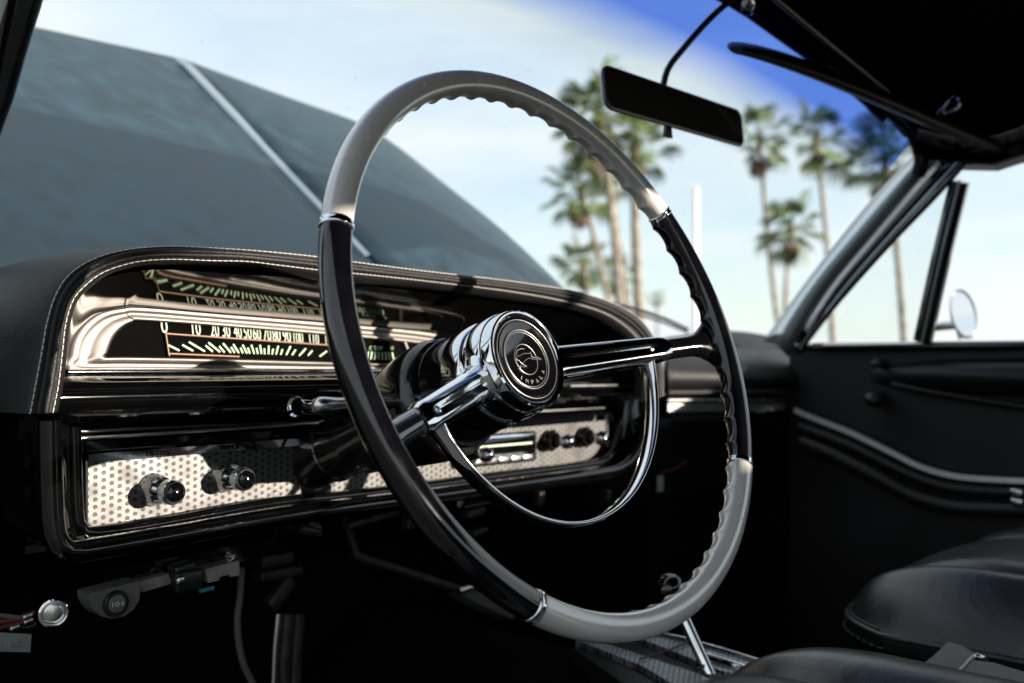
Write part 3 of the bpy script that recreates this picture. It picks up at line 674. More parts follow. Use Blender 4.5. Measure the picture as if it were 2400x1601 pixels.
# hub
Lh = lambda prof, m, nm, par=None, n=96, **k: G().lathe((0, 0, 0), WN, prof, n, False, False, e=E1).build(nm, m, par or wheel, **k)
hub = Lh([(-.0445, .0335), (-.0432, .0348), (-.0428, .0365), (-.0435, .0378), (-.0455, .0384), (-.0535, .0386), (-.0540, .0394), (-.0550, .0398), (-.0680, .0404), (-.0690, .0398), (-.0705, .0385), (-.0735, .0385), (-.0750, .0402), (-.0765, .0408), (-.0940, .0412), (-.0955, .0405), (-.0960, .036)], CHROME, 'hub', sharp=35)
Lh([(-.0944, .0402), (-.100, .0412), (-.112, .0418), (-.120, .0422), (-.1215, .0445), (-.1245, .0448), (-.126, .043), (-.130, .041)], BLACKRIM, 'hub_collar', sharp=40)
cap = Lh([(-.0450, .0345), (-.0446, .0325), (-.0452, .0300), (-.0440, .0290), (-.0442, .0280), (-.0458, .0240), (-.0466, .0005)], BLACKRIM, 'hub_cap', sharp=30)
EMB = mat('emblem_silver', (.36, .36, .35), .36, metal=1)
def ring(r, rad, s_, m=EMB, nm='trim_ring'):
    G().tube([wp3(360 * i / 96, r, s_) for i in range(96)], rad, 8, closed=True).build(nm, m, cap)
ring(.0229, .00055, -.0455); ring(.0214, .0003, -.0460); ring(.0307, .0004, -.0447); ring(.0118, .0004, -.0461)
EC, ES = math.cos(math.radians(PSI)), math.sin(math.radians(PSI))
EU, EV = E1 * EC + E2 * ES, E2 * EC - E1 * ES
def em(u, v, s_=-.0460): return EU * (u * .0118) + EV * (v * .0118) + WN * s_
anim = [(-1.12, .12), (-1.0, .30), (-.82, .40), (-.62, .34), (-.42, .40), (-.1, .46), (.25, .40), (.5, .34), (.66, .42), (.70, .30), (.62, .14), (.78, .02), (1.0, -.06), (1.25, -.10), (1.55, -.26), (1.52, -.32), (1.22, -.2), (.95, -.17), (.66, -.12), (.40, .02), (.15, .02), (-.2, -.08), (-.42, -.14), (-.62, -.26), (-.95, -.36), (-1.12, -.44), (-1.1, -.50), (-.85, -.44), (-.52, -.50), (-.30, -.58), (-.24, -.52), (-.45, -.40), (-.58, -.32), (-.78, -.10), (-.84, .06), (-.96, .08)]
an = G().prism([em(u * .86, v * .86) for u, v in anim], WN * .0005).build('leaping_animal', BLACKRIM, wheel, smooth=False)
G().tube([em(u * .86, v * .86, -.0455) for u, v in anim], .0002, 6, closed=True).build('animal_outline', EMB, an)
G().tube([em(*p, -.0455) for p in ((-.78, .40), (-.70, .58), (-.48, .70), (-.15, .72), (.1, .66))], .0004, 6).build('animal_horn', EMB, cap)
for k, ch in enumerate('IMPALA'):
    A = -90 + PSI + (k - 2.5) * 18.5; c_ = wp3(A, .0193, -.0462); a = math.radians(A); er = E1 * math.cos(a) + E2 * math.sin(a)
    uy = -er; ux = uy.cross(WN)
    text('letter', ch, c_, ux, uy, .0031, .0009 if ch == 'I' else .0026, EMB, cap, .0006)
# half horn ring: flat chrome band between the spoke ends
g = G(); rows = []
for i in range(61):
    t = i / 60; A = 199.5 + (360.5 - 199.5) * t; e_ = min(t, 1 - t) * 2
    R_ = .1285 - .0025 * math.sin(PI * t); s_ = -.0305 - .004 * math.sin(PI * t); hw = .0066 + .0026 * max(0, 1 - e_ * 9) ** 2 ; hd = .0016 + .002 * max(0, 1 - e_ * 9)
    a = math.radians(A); er = E1 * math.cos(a) + E2 * math.sin(a); c_ = er * R_ + WN * s_
    # band faces inward: wide along the axis, thin radially
    rows.append([c_ + WN * (hw * x) + er * (hd * y) for x, y in ((-1, -.5), (-.8, -1), (0, -1.15), (.8, -1), (1, -.5), (1.05, 0), (1, .5), (.8, 1), (0, 1.1), (-.8, 1), (-1, .5), (-1.05, 0))])
g.grid(rows, close_v=True); g.fan(rows[0]); g.fan(rows[-1]); g.build('horn_ring', CHROME, wheel)

# ------------------------------------------------------------------ steering column and its levers
colm = thing('steering_column', 'gloss black steering column running from the hub down into the dash', 'steering column', WN * -.35)
Lc = lambda prof, m, nm, par, **k: G().lathe((0, 0, 0), WN, prof, 72, True, True, e=E1).build(nm, m, par, **k)
COLPAINT = mat('dusty_column_paint', (.006, .006, .006), .14, coat=.4); vary(COLPAINT, (.003, .003, .003), (.014, .013, .012), 30, 6, rough=(.08, .32))
Lc([(-.128, .043), (-.132, .0475), (-.140, .049), (-.160, .0475), (-.200, .041), (-.235, .0345), (-.25, .032)], COLPAINT, 'shroud', colm)
Lc([(-.248, .0315), (-.252, .030), (-.285, .0272), (-.286, .0285), (-.292, .0285), (-.293, .0265), (-.33, .0262), (-.60, .026)], COLPAINT, 'jacket', colm, sharp=40)
Lc([(-.328, .027), (-.332, .036), (-.340, .040), (-.355, .0405), (-.366, .036), (-.37, .028)], GLOSS, 'dash_collar', colm)
g = G(); cc = WN * -.345; g.box(cc + V((.0, .02, -.045)), V((.03, 0, 0)), V((0, .02, 0)), V((0, 0, .03)), .008); g.build('support_bracket', GLOSS, colm)
a, b = V((-.035, .143, -.048)), aY(.13, 752, 950)
lev = G().tube([a, a.lerp(b, .45), a.lerp(b, .62), a.lerp(b, .93)], [.0036, .0036, .0046, .0056], 14).build('turn_signal_lever', SATIN, colm)
d = (b - a).normalized()
G().lathe(b, d, [(-.030, .0040), (-.020, .0048), (-.008, .0060), (.000, .0064), (.004, .0054), (.0062, .0030), (.0066, 0)], 28).build('lever_knob', SATIN, lev)
a, b = V((-.03, .19, -.058)), aY(.17, 695, 953)
lv2 = G().tube([a, b], [.0052, .0055], 14).build('shift_lever', GLOSS, colm)
d = (b - a).normalized(); G().lathe(b, d, [(-.022, .0055), (-.004, .0062), (.0, .0078), (.0015, .0078), (-.004, .003), (-.005, 0)], 28, True, False).build('lever_tip', CHROME, lv2, sharp=40)

# ------------------------------------------------------------------ rear-view mirror
ym = .12
mL, mR = aY(ym, 1418, 200), aY(ym - .004, 1742, 302)
mc = (mL + mR) / 2; ux = (mR - mL).normalized(); hw = (mR - mL).length / 2
DARKSHELL = mat('worn_grey_shell', (.10, .10, .10), .35, metal=.5)
mir = thing('rearview_mirror', 'dark rear-view mirror on a curved arm hanging at the top of the windshield', 'mirror', mc)
back = V((.25, .93, -.10)).normalized(); uy = ux.cross(back).normalized() * -1
if uy.z < 0: uy = -uy
back = ux.cross(uy).normalized(); back = back if back.y > 0 else -back
def mshape(hw, hh0, hh1, r, n=6):
    o = []
    for (sx, sy), a0 in (((1, 1), 0), ((-1, 1), 90), ((-1, -1), 180), ((1, -1), 270)):
        h_ = hh1 if sx > 0 else hh0
        for k in range(n + 1):
            a = math.radians(a0 + 90 * k / n); o.append((sx * (hw - r) + r * math.cos(a), sy * (h_ - r) + r * math.sin(a)))
    return o
def mp_(sh, d): return [mc + ux * x + uy * y + back * d for x, y in sh]
h0 = (aY(ym, 1420, 160) - aY(ym, 1420, 243)).length / 2 * 1.28; h1 = (aY(ym, 1742, 268) - aY(ym, 1742, 336)).length / 2 * 1.28
rows = [mp_(mshape(hw - .0022, h0 - .002, h1 - .002, .009), 0), mp_(mshape(hw, h0, h1, .010), .0006), mp_(mshape(hw + .0006, h0 + .0004, h1 + .0004, .010), .003), mp_(mshape(hw - .006, h0 - .008, h1 - .008, .006), .011), mp_(mshape(hw * .7, h0 * .4, h1 * .4, .005), .016)]
g = G(); g.grid(rows, close_v=True); g.fan(rows[-1]); g.build('mirror_shell', DARKSHELL, mir, sharp=50)
g = G(); g.fan([p for p in mp_(mshape(hw - .0021, h0 - .0019, h1 - .0019, .009), -.0003)]); g.build('mirror_glass', MIRROR, mir, smooth=False)
at = mc + back * .014 + ux * -.012
g = G(); g.tube(spline([aY(YH - .005, 1728, -12), aY(.105, 1668, 40), aY(.118, 1605, 110), aY(.13, 1562, 170), at + uy * .004, at], 24), .0034, 10); g.build('mirror_arm', PLASTIC, mir)
tb = aY(ym, 1568, 292); g = G(); g.prism([aY(ym + .004, *p) for p in ((1562, 290), (1574, 294), (1577, 324), (1559, 321))], (0, .003, 0)); g.build('tilt_tab', PLASTIC, mir, smooth=False)
g = G(); g.lathe(aY(.088, 1755, 8), (0, -1, -.5), [(0, .013), (.004, .012), (.007, .006), (.008, 0)], 24); g.build('arm_mount', CHROME, mir)

# ------------------------------------------------------------------ sun visor
vis = thing('sun_visor', 'long black sun visor seen edge-on below the roof header at the passenger side', 'sun visor', aY(.0, 2150, 290))
va = [(1732, 122, 11, .09), (1760, 127, 15, .085), (1850, 152, 20, .07), (1960, 190, 24, .05), (2080, 238, 26, .025), (2200, 292, 24, .0), (2300, 332, 22, -.02), (2400, 376, 18, -.045)]
g = G(); rows = []
for i, (x, y, h_, Y) in enumerate(va):
    pc = aY(Y, x, y); k = h_ / 2333 * (pc - CP).dot(CD)
    fw = V((0, .075, .045)) * (.12, .4, .75, 1, 1, 1, 1, 1)[i]
    rows.append([pc + V((0, -.002, -k)), pc + V((0, -.006, 0)), pc + V((0, -.002, k)), pc + fw + V((0, 0, k * .8)), pc + fw + V((0, .004, 0)), pc + fw + V((0, 0, -k * .8))])
g.grid(rows, close_v=True); g.fan(rows[0]); g.fan(rows[-1]); o = g.build('visor_board', VINYL, vis); md = o.modifiers.new('sub', 'SUBSURF'); md.levels = md.render_levels = 2
hook = thing('coat_hook', 'small bright metal clip on the dark headliner above the visor', 'clip', aX(.80, 2220, 245))
g = G(); g.tube([aX(.80, *p) for p in ((2196, 268), (2212, 252), (2222, 238), (2236, 224), (2250, 232), (2248, 250), (2232, 262), (2216, 270))], .0035, 8); g.build('hook_loop', CHROME, hook)
g = G(); g.box(aX(.803, 2206, 262), (.002, 0, 0), (0, .006, 0), (0, 0, .005), .0015); g.build('hook_base', CHROME, hook)

# ------------------------------------------------------------------ passenger door
DXP = .90
door = thing('passenger_door', 'black padded passenger door with bright trim strips and vent window', 'car door', (DXP, -.3, -.5))
def dz(x, y, d=0.): p = aX(DXP, x, y); p.x -= d; return p
g = G(); pts = [aX(DXP + .012, 1880, 806), aX(DXP + .012, 2400, 806)]
g.box((DXP + .03, -.35, -.26), (.018, 0, 0), (0, .66, 0), (0, 0, .27)); g.build('door_panel', VINYL, door, smooth=False)
sz = .0155
def run(prof, y0=.262, y1=-1.0, n=14, fn=None):
    rows = []
    for i in range(n + 1):
        y = y0 + (y1 - y0) * i / n; rows.append([V((DXP - a, y, z + (fn(y) if fn else 0))) for a, z in prof])
    return rows
g = G(); g.grid(run([(-.05, .012), (-.004, .0145), (.006, .0115), (.008, .006), (.004, .002), (-.014, .0)])); g.build('window_sill', GLOSS, door)
g = G(); g.tube([dz(*p, .006) for p in ((1935, 809), (2020, 808), (2150, 806), (2170, 805))], .0035, 8); g.build('sill_strip', SATIN, door)
# padded upper roll narrowing to the front
g = G(); rows = []
for i in range(17):
    t = i / 16; x = 2040 + 560 * t; w = math.sin(min(1, t * 2.2) * PI / 2)
    yt, yb = 845 - 8 * t, 905 + 42 * t
    if t < .3: yt += (.3 - t) * 60; yb -= (.3 - t) * 30
    rows.append([dz(x, yt, .0), dz(x, yt + (yb - yt) * .12, .018 * w), dz(x, yt + (yb - yt) * .4, .030 * w), dz(x, yt + (yb - yt) * .7, .026 * w), dz(x, yb - 3, .014 * w), dz(x, yb, .0)])
g.grid(rows); o = g.build('upper_pad', VINYL, door); md = o.modifiers.new('sub', 'SUBSURF'); md.levels = md.render_levels = 2
g = G(); g.tube([dz(*p, .006) for p in ((2095, 900), (2180, 918), (2290, 936), (2400, 953), (2520, 968))], .005, 10); g.build('pad_welt', VINYL, door)
DTRIM = mat('door_trim_aluminium', (.75, .75, .74), .5, metal=1)
g = G(); g.tube(spline([dz(*p, .012) for p in ((1872, 960), (1905, 975), (2000, 1012), (2090, 1055), (2165, 1092), (2240, 1113), (2320, 1121), (2420, 1126))], 30), 1, prof=[(.0036, .003), (.0036, -.003), (-.0036, -.003), (-.0036, .003)], up=(0, 0, 1)); g.build('trim_strip', DTRIM, door, smooth=False)
g = G(); g.tube(spline([dz(*p, .010) for p in ((1885, 1035), (1960, 1065), (2060, 1115), (2150, 1162), (2240, 1186), (2330, 1192), (2420, 1194))], 30), .011, 12); g.build('lower_roll', VINYL, door)
g = G(); g.tube(spline([dz(*p, .006) for p in ((1880, 1000), (2000, 1045), (2100, 1095), (2200, 1135), (2300, 1150), (2420, 1155))], 24), .009, 12); g.build('arm_pad', VINYL, door)
for (x, y), nm in (((2395, 1150), 'latch_plate'), ((2396, 1172), 'latch_plate')):
    g = G(); g.box(dz(x, y, .022), (.004, 0, 0), (0, .008, 0), (0, 0, .0045), .002); g.build(nm, SATIN, door)
for (x, y, r) in ((2072, 853, .007), (2062, 935, .012)):
    k = G().lathe(dz(x, y, .0), (-1, 0, 0), [(0, r), (.008, r), (.01, r * .7), (.022, r * .6), (.026, r * .95), (.034, r * .8), (.037, 0)], 28).build('crank_knob', PLASTIC, door)
# window frame, vent post, vent glass
g = G(); g.tube([pw3[i].lerp(pw3[i + 1], 0) + V((-.012, -.006, -.004)) for i in range(14)] + [aX(.84, 2262, 380)], .0042, 8); g.build('vent_frame', GLOSS, door)
vp = [aX(DXP - .004, 2163, 800), aX(.868, 2205, 610), aX(.845, 2250, 425)]
g = G(); g.tube(spline(vp, 12), 1, prof=[(.0075, .011), (.0075, -.011), (-.0075, -.011), (-.0075, .011)], up=(1, 0, 0)); g.build('vent_post', GLOSS, door)
g = G(); g.tube([p + V((-.009, -.003, 0)) for p in spline(vp, 12)], .0022, 6); g.build('post_bead', STRIP, door)
tri = [aX(.89, 1900, 797), aX(.89, 2150, 797), aX(.845, 2240, 430), aX(.845, 2225, 425)]
g = G(); g.prism(tri, (.003, 0, 0)); g.build('vent_glass', SIDEGLASS, door, smooth=False)

# ------------------------------------------------------------------ outside mirror
sm = thing('side_mirror', 'round chrome side mirror on a short stalk outside the passenger door', 'mirror', aX(1.06, 2240, 770))
pc = aX(1.06, 2258, 735)
n_ = V((.25, .9, -.1)).normalized(); u_ = n_.orthogonal()
mrad = 56 / 2333 * (pc - CP).dot(CD)
ra = V((CR.x, CR.y, 0)).normalized()
g = G(); pts = [pc + ra * (mrad * .52 * math.cos(2 * PI * k / 40)) + (V((0, 0, 1)) + CD * .38) * (mrad * math.sin(2 * PI * k / 40)) for k in range(40)]
g.tube(pts, .0026, 8, closed=True); g.build('mirror_rim', CHROME, sm)
fwd = V((-.7, .7, 0)).normalized()
g = G(); g.fan([pc + (p - pc) * .98 for p in pts]); g.build('mirror_glass', mat('bright_mirror', (.9, .92, .93), .02, metal=1), sm, smooth=False)
g = G(); g.tube([aX(1.05, 2190, 766), aX(1.055, 2215, 763), aX(1.06, 2240, 761)], .0075, 10); g.tube([aX(1.06, 2240, 750), aX(1.06, 2252, 795)], .004, 8); g.build('mirror_stalk', CHROME, sm)

# ------------------------------------------------------------------ seats
SEATTHREAD = mat('dark_thread', (.12, .12, .115), .8)
def seat(name, label, x0, x1, yf, z, back_y, bo_=.024, sd_=.10, wall=.075):
    s = thing(name, label, 'car seat', ((x0 + x1) / 2, yf - .3, z - .2), None)
    cx, hx = (x0 + x1) / 2, (x1 - x0) / 2
    g = G(); rows = []; ny, nx = 30, 34
    for i in range(ny + 1):
        t = i / ny; y = yf - t * .56; row = []
        fr = max(0., 1 - t / .22)
        for j in range(nx + 1):
            u = -1 + 2 * j / nx
            au = abs(u); e_ = 1 - max(0, (au - .86) / .14) ** 2.2
            bol = bo_ * math.exp(-((au - .76) / .13) ** 2); gro = -.028 * math.exp(-((au - .54) / .055) ** 2)
            crown = (.018 if wall > .06 else .040) * math.cos(u * PI / 2) * (1 - .5 * fr)
            h = (wall * max(e_, 0) ** .5 + bol + gro + crown) * (1 - fr ** 2.6) ** .5 - .012
            # rounded plan corners
            ins = .07 * max(0, (au - .55) / .45) ** 2.4
            row.append(V((cx + u * hx, y - ins * (1 - t) , z - .06 + h)))
        rows.append(row)
    g.grid(rows)
    b0 = [V((p.x, p.y, z - .06 - sd_)) for p in rows[0]]; g.grid([rows[0], [V((p.x, p.y + .004, z - .05 - sd_ * .5)) for p in rows[0]], b0])
    L_ = [r[0] for r in rows]; R_ = [r[-1] for r in rows]
    g.grid([L_, [V((p.x - .004, p.y, z - .06 - sd_ * .5)) for p in L_], [V((p.x, p.y, z - .06 - sd_)) for p in L_]]); g.grid([R_, [V((p.x + .004, p.y, z - .06 - sd_ * .5)) for p in R_], [V((p.x, p.y, z - .06 - sd_)) for p in R_]])
    o = g.build('cushion', SEATL, s); md = o.modifiers.new('sub', 'SUBSURF'); md.levels = md.render_levels = 1
    edge = list(reversed(L_)) + rows[0][1:] + R_[1:]
    edge = [p + V((0, .002, -.004)) for p in edge]
    g = G(); g.tube(edge, .0038, 8); g.build('piping', SEATL, s)
    for jj in (8, 26):
        G().tube([r[jj] + V((0, 0, .002)) for r in rows[3:]], .0026, 8).build('seam', SEATL, s)
    st = resample([p + V((0, .004, -.012)) for p in edge], 241); g = G()
    for k in range(0, 240, 2): g.tube([st[k], st[k + 1]], .0007, 5)
    g.build('stitching', SEATTHREAD, s, kind='stuff')
    g = G(); rows = []
    for i in range(13):
        t = i / 12; rows.append([V((cx + u * hx * (1 - .1 * t ** 3), back_y - .10 * t + .05 * (1 - u * u) * .4 + .03 * math.exp(-((abs(u) - .75) / .15) ** 2), z - .05 + t * .22)) for u in [k / 8 - 1 for k in range(17)]])
    bk = [[p + V((0, -.10, 0)) for p in r] for r in rows]
    g.grid(rows); g.grid(bk); g.grid([rows[-1], [p + V((0, -.05, .03)) for p in rows[-1]], bk[-1]]); g.grid([[r[0] for r in rows], [r[0] for r in bk]]); g.grid([[r[-1] for r in rows], [r[-1] for r in bk]])
    g.build('backrest', SEATL, s)
    return s
ds = seat('bucket_seat', 'black leather driver seat cushion nearest the lower edge, its front corner showing', -.27, .292, .018, -.262, -.62, .008)
ps = seat('bucket_seat', 'black leather passenger seat with raised shiny bolster beside the far door', .435, .885, .03, -.212, -.58, .022, .03, .028)
for s in (ds, ps): s['group'] = 'front bucket seats'

# ------------------------------------------------------------------ seat belt between the seats
belt = thing('seat_belt', 'grey seat belt webbing with bright buckle lying between the two seats', 'seat belt', aZ(-.29, 2230, 1580))
ZB = -.268
def strap(name, a, m=WEB, th=.003): 
    g = G(); g.prism(a, (0, 0, th)); return g.build(name, m, belt, smooth=False)
strap('webbing', [aZ(ZB, *p) for p in ((2222, 1512), (2252, 1520), (2288, 1541), (2262, 1562), (2228, 1592), (2195, 1588), (2148, 1576), (2185, 1548))])
strap('webbing', [aZ(ZB + .006, *p) for p in ((2282, 1556), (2330, 1562), (2420, 1590), (2430, 1640), (2262, 1640), (2242, 1592))])
g = G(); g.tube([aZ(ZB + .008, *p) for p in ((2310, 1546), (2290, 1538), (2276, 1542), (2258, 1566), (2238, 1586), (2246, 1600), (2285, 1612))], .0028, 8); g.build('buckle', SATIN, belt)

# ------------------------------------------------------------------ console plate and gear lever
con = thing('centre_console', 'chrome perforated console plate on the transmission tunnel', 'console', (.3, .1, -.33))
ZC = -.318
def cz(x, y, dz_=0): p = aZ(ZC, x, y); p.z += dz_; return p
g = G(); g.prism([cz(*p) for p in ((1350, 1500), (1410, 1505), (1640, 1580), (1760, 1640), (1640, 1640), (1500, 1558))], (0, 0, -.006)); g.build('perforated_plate', PERF, con, smooth=False)
g = G(); g.prism([cz(*p) for p in ((1505, 1498), (1545, 1488), (1680, 1520), (1790, 1558), (1780, 1585), (1690, 1572), (1600, 1535))], (0, 0, -.006)); g.build('perforated_plate', PERF, con, smooth=False)
g = G(); g.tube([cz(*p, .002) for p in ((1500, 1482), (1600, 1502), (1700, 1530), (1800, 1562))], .003, 8); g.tube([cz(*p, .002) for p in ((1640, 1541), (1720, 1566), (1790, 1590), (1880, 1616))], .006, 8); g.build('plate_edge', CHROME, con)
g = G(); g.prism([cz(*p, -.006) for p in ((1380, 1490), (1520, 1478), (1820, 1555), (1800, 1680), (1600, 1680), (1340, 1505))], (0, 0, -.05)); g.build('console_body', PLASTIC, con, smooth=False)
g = G(); g.tube([cz(1500, 1552, .003), cz(1570, 1530, .003), cz(1620, 1508, .003)], .0012, 6); g.build('slot_edge', PLASTIC, con)
gl = thing('gear_lever', 'slim chrome gear lever with dark round knob standing on the console plate', 'gear lever', aX(.30, 1665, 1595))
a, b = aX(.30, 1672, 1600), aX(.30, 1590, 1420)
g = G(); g.tube([a, b], 1, prof=[(.0062 * math.cos(t), .0056 * math.sin(t)) for t in [2 * PI * k / 20 for k in range(20)]], up=(.4, -.9, 0)); g.build('lever_rod', CHROME, gl)
kc = aX(.30, 1568, 1382)
g = G(); g.lathe(kc, (b - a).normalized(), [(-.018, .007), (-.012, .011), (-.003, .0165), (.004, .0168), (.011, .013), (.015, .006), (.016, 0)], 32); g.build('lever_knob', GLOSS, gl)
g = G(); g.lathe(kc, (b - a).normalized(), [(-.026, .006), (-.018, .0085), (-.012, .0115), (-.009, .0135), (-.008, .0125)], 32); g.build('knob_collar', CHROME, gl)
g = G(); g.lathe(a, (0, 0, 1), [(-.004, .017), (.003, .016), (.007, .010), (.009, .006)], 28); g.build('lever_base', PLASTIC, gl)
g = G(); g.tube([aX(.295, 1628, 1575), aX(.295, 1640, 1560), aX(.295, 1652, 1562)], .002, 8); g.build('detent_clip', CHROME, gl)

# ------------------------------------------------------------------ things under the dash
pod = thing('switch_pod', 'dark grey switch pod with round rocker switch hanging under the dash edge', 'switch', aY(.27, 268, 1400))
def Y27(x, y): return aY(.27, x, y)
shape = [(208, 1392), (326, 1362), (329, 1385), (326, 1408), (312, 1430), (290, 1445), (262, 1450), (236, 1444), (218, 1428), (210, 1410)]
g = G(); g.prism([Y27(*p) for p in shape], (0, .02, 0)); g.build('pod_plate', GREYDARK, pod, smooth=False)
c_ = Y27(270, 1414); g = G(); g.lathe(c_ + V((0, .001, 0)), (0, -1, 0), [(0, .0098), (.003, .0098), (.005, .0088), (.005, .0075), (.002, .0072)], 36, False, False); g.build('switch_ring', PLASTIC, pod, sharp=40)
rk = G().lathe(c_, (0, -1, 0), [(.001, .0070), (.0035, .0068), (.004, .006), (.0036, 0)], 30).build('rocker', GREYDARK, pod)
text('switch_lettering', 'I O II', c_ + V((0, -.0044, -.0014)), (1, 0, 0), (0, 0, 1), .0030, .0085, WHITE, pod, .0003)
pb = thing('push_button', 'round chrome-ringed push button under the dash beside the metal tag', 'push button', aY(.25, 125, 1436))
c_ = aY(.25, 125, 1436); g = G(); g.lathe(c_, (-.25, -1, 0), [(-.012, .0085), (.0, .0098), (.002, .0098), (.003, .0088), (.0005, .0072)], 36, True, False); g.build('button_ring', CHROME, pb, sharp=40)
g = G(); g.lathe(c_, (-.25, -1, 0), [(-.002, .0075), (.001, .0072), (.0018, .005), (.002, 0)], 30); g.build('button_cap', SATIN, pb)
br = thing('fuse_bracket', 'pale metal bracket and connector block fixed under the dash left of the column', 'bracket', aY(.30, 480, 1350))
g = G(); g.prism([aY(.30, *p) for p in ((328, 1363), (395, 1345), (402, 1368), (334, 1388))], (0, .012, 0)); g.build('bracket_arm', ZINC, br, smooth=False)
g = G(); g.prism([aY(.295, *p) for p in ((480, 1335), (560, 1314), (562, 1348), (540, 1352), (538, 1346), (514, 1353), (514, 1360), (488, 1366))], (0, .02, 0)); g.build('connector_block', ZINC, br, smooth=False)
g = G(); g.box(aY(.30, 432, 1358), (.012, 0, 0), (0, .01, 0), (0, 0, .009), .003); g.box(aY(.30, 425, 1330), (.009, 0, .001), (0, .008, 0), (0, 0, .004), .002); g.build('clamp', PLASTIC, br)
g = G(); g.tube([aY(.295, *p) for p in ((530, 1300), (534, 1318), (552, 1305), (530, 1296))], .0013, 6); g.tube([aY(.295, 536, 1306), aY(.295, 550, 1302)], .0013, 6); g.build('spring_clip', SATIN, br)
g = G(); g.lathe(aY(.29, 422, 1360), (0, -1, 0), [(0, .004), (.002, .004), (.003, .002), (.003, 0)], 14); g.build('screw_head', SATIN, br)
g = G(); g.tube([aY(.293, 462, 1375), aY(.293, 470, 1385), aY(.293, 500, 1378)], .002, 6); g.build('wire', TEAL, br)
g = G(); g.prism([aY(.31, *p) for p in ((200, 1345), (640, 1262), (650, 1300), (210, 1388))], (0, .05, 0)); g.build('mounting_rail', GLOSS, br, smooth=False)
cb = thing('hanging_cable', 'pale sheathed cable hanging down to the floor below the dash', 'cable', aY(.33, 585, 1600))
g = G(); g.tube(spline([aY(.33, *p) for p in ((566, 1330), (562, 1400), (556, 1450), (560, 1510), (572, 1560), (592, 1602), (610, 1650))], 30), .0032, 8); g.build('cable_sheath', CABLE, cb)
pd = thing('pedal_linkage', 'upright dark metal pedal rods in the shadow below the column', 'pedal', aY(.40, 670, 1600))
for x, w_, m in ((645, .0042, SATIN), (668, .0075, DARKMETAL), (692, .0075, DARKMETAL)):
    G().tube([aY(.40, x + 8, 1438), aY(.40, x, 1520), aY(.40, x - 6, 1680)], w_, 10).build('pedal_rod', m, pd)
g = G(); g.box(aY(.39, 650, 1342), (.024, 0, 0), (0, .01, 0), (0, 0, .005), .002); g.box(aY(.39, 640, 1310), (.018, 0, 0), (0, .01, 0), (0, 0, .006), .002); g.box(aY(.39, 655, 1390), (.012, 0, .012), (0, .006, 0), (-.004, 0, .006), .002); g.build('pedal_bracket', DARKMETAL, pd)
bp = thing('brake_pedal', 'brake pedal pad with modelled highlight on its upper edge behind the lower wheel rim', 'pedal', aY(.42, 1140, 1420))
g = G(); pp = [aY(.42, *p) for p in ((1074, 1388), (1112, 1374), (1150, 1395), (1215, 1440), (1200, 1450), (1120, 1415))]; g.prism(pp, (.0, .02, -.006)); g.build('pedal_pad', GREYDARK, bp, smooth=False)
g = G(); g.tube([aY(.417, 1076, 1386), aY(.417, 1110, 1374), aY(.417, 1124, 1380)], .004, 8); g.build('pad_highlight', SATIN, bp)  # satin bead standing in for the highlight along the pad's top
g = G(); g.tube([aY(.43, 1130, 1400), V((.2, .5, -.25)), V((.19, .56, -.1))], .006, 8); g.build('pedal_arm', DARKMETAL, bp)
tg = thing('metal_tag', 'embossed grey metal tag hanging at the far lower left', 'tag', aY(.22, 36, 1508))
g = G(); g.prism([aY(.22, *p) for p in ((-60, 1480), (74, 1487), (71, 1529), (-60, 1526))], (0, .0015, 0)); g.build('tag_plate', mat('tag_zinc', (.35, .35, .35), .4, metal=.8), tg, smooth=False)
p = aY(.2185, 28, 1521); text('tag_lettering', 'LAS', p, (1, 0, 0), (.02, 0, 1), .0052, .012, SATIN, tg, .0006)
hr = thing('wiring_harness', 'small tangle of red and dark wires under the dash at the left edge', 'wiring', aY(.26, 30, 1450))
for pts, m in ((((-40, 1462), (20, 1455), (60, 1446), (80, 1436)), RED), (((-40, 1450), (30, 1468), (70, 1470), (84, 1462)), PLASTIC), (((-30, 1440), (40, 1448), (75, 1456)), CABLE), (((0, 1470), (40, 1462), (78, 1452)), RED)):
    G().tube(spline([aY(.26, *p) for p in pts], 14), .0018, 7).build('wire', m, hr)
for x, y in ((62, 1443), (64, 1455), (32, 1470)):
    G().box(aY(.257, x, y), (.003, 0, .0006), (0, .003, 0), (0, 0, .0014), .0007).build('wire_terminal', SATIN, hr)
bn = thing('under_dash_hardware', 'row of small clips and ducts under the centre of the dash', 'hardware', aY(.33, 1000, 1200))
for x, y, sx, sz_, m in ((840, 1192, .016, .003, CHROME), (885, 1185, .018, .0026, CHROME), (940, 1178, .02, .003, CHROME), (1045, 1160, .006, .006, SATIN), (1072, 1176, .004, .005, CHROME), (870, 1215, .03, .003, DARKMETAL), (1120, 1245, .01, .003, DARKMETAL), (960, 1215, .006, .009, DARKMETAL), (1262, 1168, .005, .008, DARKMETAL), (1420, 1165, .004, .008, DARKMETAL), (1110, 1200, .012, .004, DARKMETAL)):
    p = aY(.29, x, y); G().box(p, (sx, 0, sx * .12), (0, .006, 0), (0, 0, sz_), .0012).build('clip', m, bn)
G().tube([aY(.30, 790, 1190), aY(.30, 860, 1180), aY(.30, 1000, 1160)], .004, 8).build('duct', GLOSS, bn); G().tube([aY(.31, 1080, 1190), aY(.31, 1160, 1175)], .007, 10).build('duct', GLOSS, bn)
wt = thing('wire_label', 'small pale tag on a thin red wire hanging in the dark below the dash', 'tag', aY(.36, 1548, 1135))
g = G(); g.box(aY(.36, 1547, 1134), (.0075, 0, 0), (0, .001, 0), (0, 0, .0115), .0008); g.build('label_card', mat('pale_card', (.25, .25, .24), .7), wt, smooth=False)
